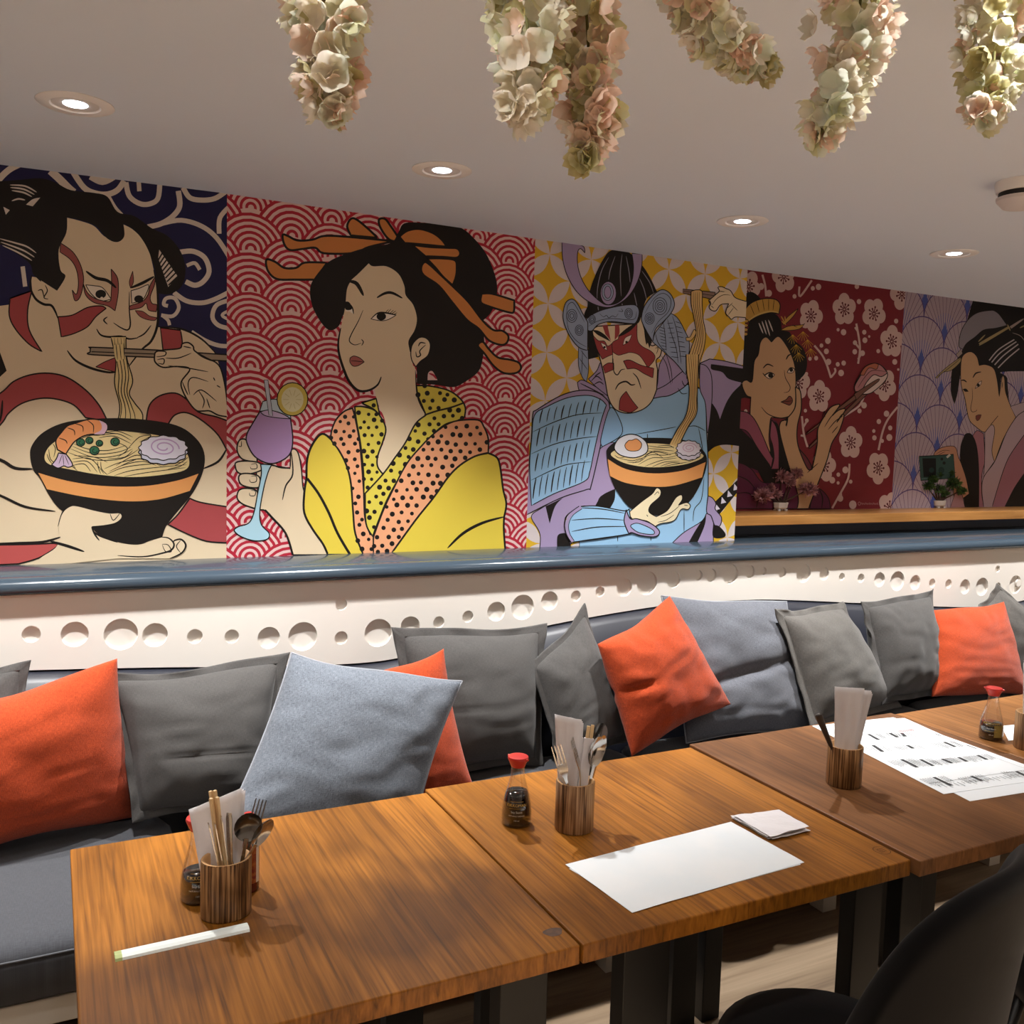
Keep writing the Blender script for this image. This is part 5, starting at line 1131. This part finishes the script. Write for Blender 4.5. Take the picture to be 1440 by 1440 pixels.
bars = [(455, 415, 520, 450), (590, 408, 640, 435), (485, 485, 545, 525), (700, 485, 740, 505), (935, 465, 1005, 495), (665, 575, 765, 625), (785, 575, 865, 615), (920, 572, 985, 598), (1025, 562, 1080, 588), (1145, 548, 1205, 575), (870, 688, 980, 740), (1105, 680, 1175, 710), (1390, 650, 1450, 680), (665, 408, 690, 430)]
for (xa, ya, xb, yb) in bars:
    a, b = WZ(1120+xa*S, 940+ya*S, MZ), WZ(1120+xb*S, 940+yb*S, MZ); gh = MB(); strip(gh, a, b, .0105); gh.build('heading_print', black_m, top_)
    d = (b-a); L = d.length; dn = d.normalized(); nr = Vector((dn.y, -dn.x, 0))
    rnd = random.Random(int(xa))
    for sgn, cnt in ((1, 5), (-1, 3)):
        for k in range(cnt):
            o_ = nr*sgn*(.0135+.0078*k); s0 = a+o_; l = max(.028, min(.05, L*rnd.uniform(.7, 1.1)+.012))*rnd.uniform(.7, 1)
            t = 0
            while t < l:
                w_ = rnd.uniform(.002, .006); strip(gg, s0+dn*t, s0+dn*min(l, t+w_), .0022); t += w_+.0014
for k in range(34):          # running text near the far edge and along the side
    rnd = random.Random(k); u0 = .08+.84*(k % 17)/17; v0 = .025+.075*(k//17); t = 0
    while t < .05: w_ = rnd.uniform(.006, .016); strip(gg, M(u0, v0+t), M(u0, v0+t+w_), .0018); t += w_+.005
for k in range(26):
    u = .08+k*.034; strip(gg, M(u, .90+.0*(k % 2)), M(u, .925+.012*(k % 3)), .0018)
strip(gg, M(.93, .05), M(.93, .97), .0009); 
for a_, b_, w_ in (((.04, .875), (.95, .875), .0012), ((.975, .30), (.975, .34), .004), ((.975, .50), (.975, .56), .004)):
    gh = MB(); strip(gh, M(*a_), M(*b_), w_); gh.build('rule_print', black_m, top_)
for k in range(9):
    rnd = random.Random(k+50); u = .70+k*.022; strip(gr, M(u, .195+.006*(k % 2)), M(u, .23), .0022)
    strip(gr, M(u, .238), M(u, .25), .0018)
for g_, nm, m_ in ((gg, 'text_print', grey_m), (gr, 'red_print', red_m)):
    o = g_.build(nm, m_, top_)
sheet('menu_sheet', 'small piece of white paper behind the soy sauce bottle on the right', 'paper', [(1408, 1021), (1445, 1018), (1460, 1036), (1418, 1042)], TZ+.004, menu_m, .0005, 6, .0002)

# ------------------------------------------------------------------ chairs
velvet = mat('black_velvet', '0B0A0B', rough=.95, spec=.08, sheen=.12, bump=(40, .1)); blackm = mat('black_metal', '0E0E0E', rough=.4)
def chair(label, x, y, rz):
    t = thing('velvet_chair', label, 'chair', (x, y, 0), rz, 'black velvet tub chairs')
    # the chair faces +y; the shell wraps round the rear and sides
    n, m = 28, 10; v = []; f = []
    for j in range(m+1):
        b = j/m
        for i in range(n+1):
            a = -1+2*i/n; th = a*1.22
            top = .45+.485*max(0, 1-abs(a)**3.2)**.7
            z = .40+(top-.40)*b; rx = .215+.06*math.sin(min(1, b*1.4)*PI/2)+.04*b; ry = .205+.03*b+.03*b*b
            v.append((rx*math.sin(th), -.02-ry*math.cos(th), z))
    for j in range(m):
        for i in range(n): q = j*(n+1)+i; f.append((q, q+1, q+n+2, q+n+1))
    o = obj('backrest', v, f, velvet, t, True); s = o.modifiers.new('s', 'SOLIDIFY'); s.thickness = .045; s.offset = 0
    s = o.modifiers.new('b', 'SUBSURF'); s.levels = 2; s.render_levels = 2
    g = MB(); g.lathe([(0, .37), (.19, .37), (.225, .385), (.235, .42), (.225, .455), (.19, .475), (.10, .482), (0, .483)], 36, 0, 1, 1.0); o = g.build('seat', velvet, t, True); o.location = (0, .01, 0); o.scale = (.93, .93, 1)
    for sx in (-1, 1):
        for sy in (-1, 1): g = MB(); g.tube([(sx*.15, sy*.14, .38), (sx*.21, sy*.20, 0)], [.014, .009], 10); g.build('leg', blackm, t, True)
    return t
chair('black velvet chair pulled out in the foreground, its rounded back towards us', 1.285, 1.160, math.radians(16))
chair('black velvet chair at the right edge, only its seat in view', 2.07, 1.10, math.radians(8))
# ------------------------------------------------------------------ plants on the shelf
pot_m = mat('white_ceramic', 'D8D2CC', rough=.25, spec=.5); bark = mat('bark', '4A3428', rough=.9)
pinkf = mat('dusty_pink_needles', 'A8747A', rough=.8, var=(40, 'C79398')); greenf = mat('dark_green_needles', '2E4A28', rough=.7, var=(40, '5A7A3C'))
def needles(g, c, R, n, L, w_, rnd, squash=.7):
    for k in range(n):
        d = Vector((rnd.gauss(0, 1), rnd.gauss(0, 1), rnd.gauss(.25, 1)*squash)).normalized(); b = c+Vector((d.x*R, d.y*R, d.z*R*squash))*rnd.uniform(.35, .85)
        e = (d+Vector((rnd.uniform(-.5, .5), rnd.uniform(-.5, .5), rnd.uniform(-.3, .5)))).normalized()*L*rnd.uniform(.6, 1.2)
        s = e.cross(Vector((rnd.gauss(0, 1), rnd.gauss(0, 1), rnd.gauss(0, 1)))).normalized()*w_; g.add([b-s, b+e*.6-s*.8, b+e, b+e*.6+s*.8, b+s], [(0, 1, 2, 3, 4)])
def bonsai(label, px, py, puffs, m, seed, potshape, group):
    p = WZ(px, py, ZS); p.y = p.y; rnd = random.Random(seed); t = thing('potted_bonsai', label, 'plant', p, 0, group)
    g = MB(); W_ = .040
    g.lathe([(0, .008), (W_*.72, .008), (W_*.95, .016), (W_, .030), (W_*1.06, .036), (W_*1.06, .041), (W_*.95, .041), (W_*.90, .033), (0, .032)], 8 if potshape else 24, 0, 1, .75); pot = g.build('pot', pot_m, t, auto=30)
    for sx in (-1, 1):
        for sy in (-1, 1): g = MB(); g.box((sx*.022-.007, sy*.015-.005, 0), (sx*.022+.007, sy*.015+.005, .0085)); g.build('foot', pot_m, pot)
    g = MB(); g.lathe([(0, .035), (.036, .0335)], 16, 0, 1, .75); g.build('soil', bark, pot)
    for qx, qy, r in puffs:
        c = WY(qx, qy, p.y)-p; c.y += rnd.uniform(-.02, .02)
        g = MB(); mid = Vector((c.x*.35+rnd.uniform(-.006, .006), 0, .055)); g.tube([(0, 0, .03), mid, c], [.006, .0045, .002], 7); br_ = g.build('branch', bark, t, True)
        g = MB(); r *= 1.25; needles(g, c, r*.95, 330, r*.42, r*.075, rnd); needles(g, c, r*.55, 170, r*.42, r*.08, rnd); g.build('foliage', m, br_)
bonsai('small pink artificial bonsai in a low white pot on the wooden shelf', 1097, 718, [(1070, 697, .042), (1092, 695, .034), (1101, 670, .040), (1120, 666, .032), (1133, 688, .040), (1112, 678, .03), (1084, 686, .025)], pinkf, 3, True, 'bonsai on the wooden shelf')
bonsai('small dark green bonsai in a white bowl on the wooden shelf', 1320, 714, [(1304, 684, .034), (1320, 688, .038), (1338, 680, .038), (1349, 690, .026), (1338, 666, .026), (1322, 668, .024), (1310, 674, .026), (1328, 694, .03)], greenf, 5, False, 'bonsai on the wooden shelf')

# ------------------------------------------------------------------ hanging blossom clusters
def petal_mat(name, c1, c2):
    m = bpy.data.materials.new(name); m.use_nodes = True; n = m.node_tree.nodes; l = m.node_tree.links; b = n['Principled BSDF']
    b.inputs['Roughness'].default_value = .7; b.inputs['Specular IOR Level'].default_value = .2
    tc = n.new('ShaderNodeTexCoord'); t = n.new('ShaderNodeTexNoise'); t.inputs['Scale'].default_value = 22; r = n.new('ShaderNodeValToRGB')
    r.color_ramp.elements[0].position = .4; r.color_ramp.elements[1].position = .6; r.color_ramp.elements[0].color = lin(c1); r.color_ramp.elements[1].color = lin(c2)
    l.new(tc.outputs['Object'], t.inputs['Vector']); l.new(t.outputs['Fac'], r.inputs['Fac']); l.new(r.outputs[0], b.inputs['Base Color'])
    tr = n.new('ShaderNodeBsdfTranslucent'); l.new(r.outputs[0], tr.inputs[0]); x = n.new('ShaderNodeMixShader'); x.inputs[0].default_value = .6
    l.new(b.outputs[0], x.inputs[1]); l.new(tr.outputs[0], x.inputs[2]); l.new(x.outputs[0], n['Material Output'].inputs['Surface']); return m
PMS = [petal_mat('cream_green_petal', 'E2E2BE', 'F0EAD8'), petal_mat('blush_petal', 'F2D2C0', 'F6E4D6'), petal_mat('white_petal', 'E6EBDC', 'F7F1E6'), petal_mat('olive_calyx', 'C9C08C', 'D8D2A8')]
def blossoms(label, axis, Y, seed, mix):
    """axis: (px, py, radius px) from top to tip; hangs at y=Y"""
    rnd = random.Random(seed); pts = []; rad = []
    for x, y, r in axis:
        q = WY(x, y, Y); pts.append(q); rad.append(r*(q.dot(_f)-CAMZ*_f.z)/F)
    zc = ceil_z(pts[0].x); top = Vector((pts[0].x, Y+.01, zc)); t = thing('hanging_blossom', label, 'artificial flowers', top, 0, 'artificial blossom clusters hanging from the ceiling')
    g = MB(); g.tube([(0, 0, 0)]+[q-top for q in pts], [.002]*(len(pts)+1), 6); g.build('stem', mat('olive_stem', '6E6A3A', rough=.8), t, True)
    pts = [q-top for q in pts]
    # carry the cluster on up out of the frame
    d0 = (pts[0]-pts[1]).normalized(); ext = min(.10, max(.02, -pts[0].z-.03)); pts.insert(0, pts[0]+Vector((0, 0, ext))); rad.insert(0, rad[0]*.9)
    Ls = [(pts[i+1]-pts[i]).length for i in range(len(pts)-1)]; tot = sum(Ls); N = int(tot/.0016)
    GB = [MB() for _ in PMS]
    for k in range(N):
        s = tot*(k+rnd.random())/N; i = 0; ss = s
        while i < len(Ls)-1 and ss > Ls[i]: ss -= Ls[i]; i += 1
        a = min(1, ss/Ls[i]); c = pts[i].lerp(pts[i+1], a); R = rad[i]*(1-a)+rad[i+1]*a
        th = rnd.uniform(0, 2*PI); out = Vector((math.cos(th), math.sin(th), -.25)).normalized(); fc = c+out*R*rnd.uniform(.30, .95)
        mi = rnd.choices(range(4), mix)[0]; fs = rnd.uniform(.012, .021); np_ = rnd.choice((4, 4, 5)); ax = (out+Vector((rnd.uniform(-.6, .6), rnd.uniform(-.6, .6), rnd.uniform(-.6, .3)))).normalized()
        u = ax.cross(Vector((.3, .5, .8))).normalized(); w = ax.cross(u); ph = rnd.random()*6; tilt = rnd.uniform(.25, .9)
        for p_ in range(np_):
            an = ph+2*PI*p_/np_; rd = u*math.cos(an)+w*math.sin(an); sd = ax.cross(rd); v = []; f = []
            nn, mm = 4, 3
            for jj in range(nn+1):
                b = jj/nn; wd = fs*.62*math.sin(PI*min(.96, .12+.80*b))**.6
                for ii in range(mm+1):
                    e = -1+2*ii/mm; lift_ = fs*(tilt*b*b*1.0+.25*e*e*b+.10*math.sin(e*4+p_+k)*b)
                    v.append(fc+rd*fs*b*(1-.1*e*e)+sd*wd*e+ax*lift_)
            for jj in range(nn):
                for ii in range(mm): q = jj*(mm+1)+ii; f.append((q, q+1, q+mm+2, q+mm+1))
            GB[mi].add(v, f)
    for g_, m_, nm in zip(GB, PMS, ('cream_petals', 'blush_petals', 'white_petals', 'calyx')):
        if g_.v: o = obj(nm, g_.v, g_.f, m_, t, True); o['kind'] = 'stuff'; o['label'] = nm.replace('_', ' ')
blossoms('leftmost hanging cluster of greenish-white blossom', [(462, -40, 58), (464, 20, 52), (466, 70, 40), (462, 115, 34), (464, 148, 20), (466, 162, 6)], 1.02, 1, (5, 2, 4, 2))
blossoms('pale green blossom cluster, left one of the pair near the middle', [(742, -40, 64), (740, 20, 60), (745, 70, 48), (742, 120, 38), (734, 152, 22), (732, 166, 8)], .98, 2, (6, 2, 4, 2))
blossoms('peach-tinted blossom cluster, longer one of the pair near the middle', [(822, -40, 56), (825, 20, 50), (828, 80, 40), (832, 150, 38), (826, 190, 24), (824, 224, 6)], 1.0, 3, (3, 6, 1, 2))
blossoms('short blossom cluster leaning right with bright white tips', [(962, -50, 46), (985, 5, 48), (1010, 40, 42), (1040, 72, 34), (1062, 90, 22), (1076, 98, 8)], 1.0, 4, (4, 3, 5, 1))
blossoms('large blossom cluster trailing down to the left, right of the white-tipped one', [(1215, -50, 66), (1208, 20, 64), (1196, 70, 56), (1178, 120, 42), (1162, 160, 30), (1150, 194, 8)], .96, 5, (4, 4, 5, 1))
blossoms('blossom cluster at the right edge of the ceiling', [(1400, -50, 62), (1402, 20, 58), (1398, 80, 46), (1396, 120, 38), (1386, 152, 26), (1380, 172, 8)], .96, 6, (6, 3, 4, 2))

# ------------------------------------------------------------------ lamps
trim_m = mat('white_trim', 'F0ECE8', rough=.4, spec=.4); led = mat('led_lens', 'FFFFFF', emit=('F4F6FF', 30))
baf = mat('lamp_baffle', 'DDD8D4', rough=.5)
SPOT = []
def downlight(label, x, y, power, size=None, blend=.9, dx=0):
    z = ceil_z(x); t = thing('recessed_downlight', label, 'ceiling light', (x, y, z), 0, 'recessed ceiling downlights')
    R = .086
    g = MB(); g.lathe([(.052, -.001), (.056, -.0045), (.080, -.0045), (R, -.0015), (R, .0), (.052, .0)], 44); g.build('trim_ring', trim_m, t, auto=40)
    g = MB(); g.lathe([(.052, -.001), (.048, -.0025), (.036, .010), (.034, .012)], 44); g.lathe([(.0, .0125), (.034, .012)], 44); g.v = [Vector((q.x, q.y, -.0012 if q.z > -.0012 else q.z)) for q in g.v]; g.build('baffle', baf, t, auto=40)
    g = MB(); g.lathe([(0, -.0022), (.026, -.0022), (.0275, -.0014), (.0275, -.0012)], 32); g.build('lens', led, t)
    ld = bpy.data.lights.new('downlight_lamp', 'SPOT'); ld.energy = power; ld.spot_size = math.radians(size or 150); ld.spot_blend = blend; ld.shadow_soft_size = .024; ld.color = (1, .985, .965)
    lo = bpy.data.objects.new('downlight_lamp', ld); C.objects.link(lo); lo.parent = t; lo.location = (0, 0, -.012); SPOT.append(lo)
PW = 300
names = ('leftmost ceiling downlight in view', 'ceiling downlight above the woman with the cocktail', 'ceiling downlight above the armoured warrior', 'ceiling downlight furthest right in view')
for k, (px, py) in enumerate(((106, 150), (622, 242), (1045, 309), (1343, 352))):
    q = WZ(px, py, 2.327); downlight(names[k], q.x, q.y+.003, PW, 96, 1.0)
ys = 2.525
for x in (-.98, 4.15, 5.2, 6.3): downlight('ceiling downlight in the row along the murals, out of view', x, ys, PW, 96, 1.0)
for x, y, k in ((-.78, 1.62, 1.0), (-.9, .35, 1.0), (4.0, .35, .9), (5.3, .6, .9), (-.3, -1.2, 6), (1.7, -1.2, 6), (3.8, -1.2, 6), (6.2, -.8, 6)):  # rear ones added, strong and narrow, to bounce light off the floor
    downlight('ceiling downlight out of view, the rear ones added for ceiling bounce', x, y, 66*k, 100 if k < 2 else 84, .7)
for x in (.15, 1.25, 2.4): downlight('weak ceiling downlight added to light the blossom, out of view', x, .80, 17, 160, .5)  # unseen weak, wide lamps added to light the hanging blossom
for x in (-1.0, .1, 1.2, 2.3, 3.4, 4.6): downlight('strong downlight added behind the camera for ceiling bounce, out of view', x, -.35, 1000, 76, .5)  # unseen lamps added so that light from the floor brightens the ceiling
# smoke alarm
q = WZ(1405, 258, 2.31); t = thing('smoke_alarm', 'round white smoke alarm on the ceiling at the right edge', 'smoke alarm', (q.x+.070, q.y-.02, ceil_z(q.x))); t.scale = (1.3, 1.3, 1.75)
g = MB(); g.lathe([(0, 0), (.052, 0), (.053, -.004), (.050, -.016), (.048, -.017), (0, -.017)], 40); g.build('base', trim_m, t, auto=35)
g = MB(); g.lathe([(.045, -.0165), (.045, -.0255)], 40); g.build('dark_vent', mat('black_vent', '151212', rough=.6), t, True)
g = MB(); g.lathe([(0, -.025), (.049, -.025), (.048, -.030), (.036, -.040), (.018, -.043), (0, -.0435)], 40); g.build('cover', mat('alarm_white', 'D0C8C4', rough=.45), t, auto=35)

wd = bpy.data.worlds.new('world'); bpy.context.scene.world = wd; wd.use_nodes = True
wd.node_tree.nodes['Background'].inputs[0].default_value = (.5, .45, .42, 1); wd.node_tree.nodes['Background'].inputs[1].default_value = .05
sc = bpy.context.scene; sc.view_settings.view_transform = 'Standard'; sc.view_settings.look = 'None'; sc.view_settings.gamma = 1; sc.view_settings.exposure = -.55
sc.view_settings.use_curve_mapping = False
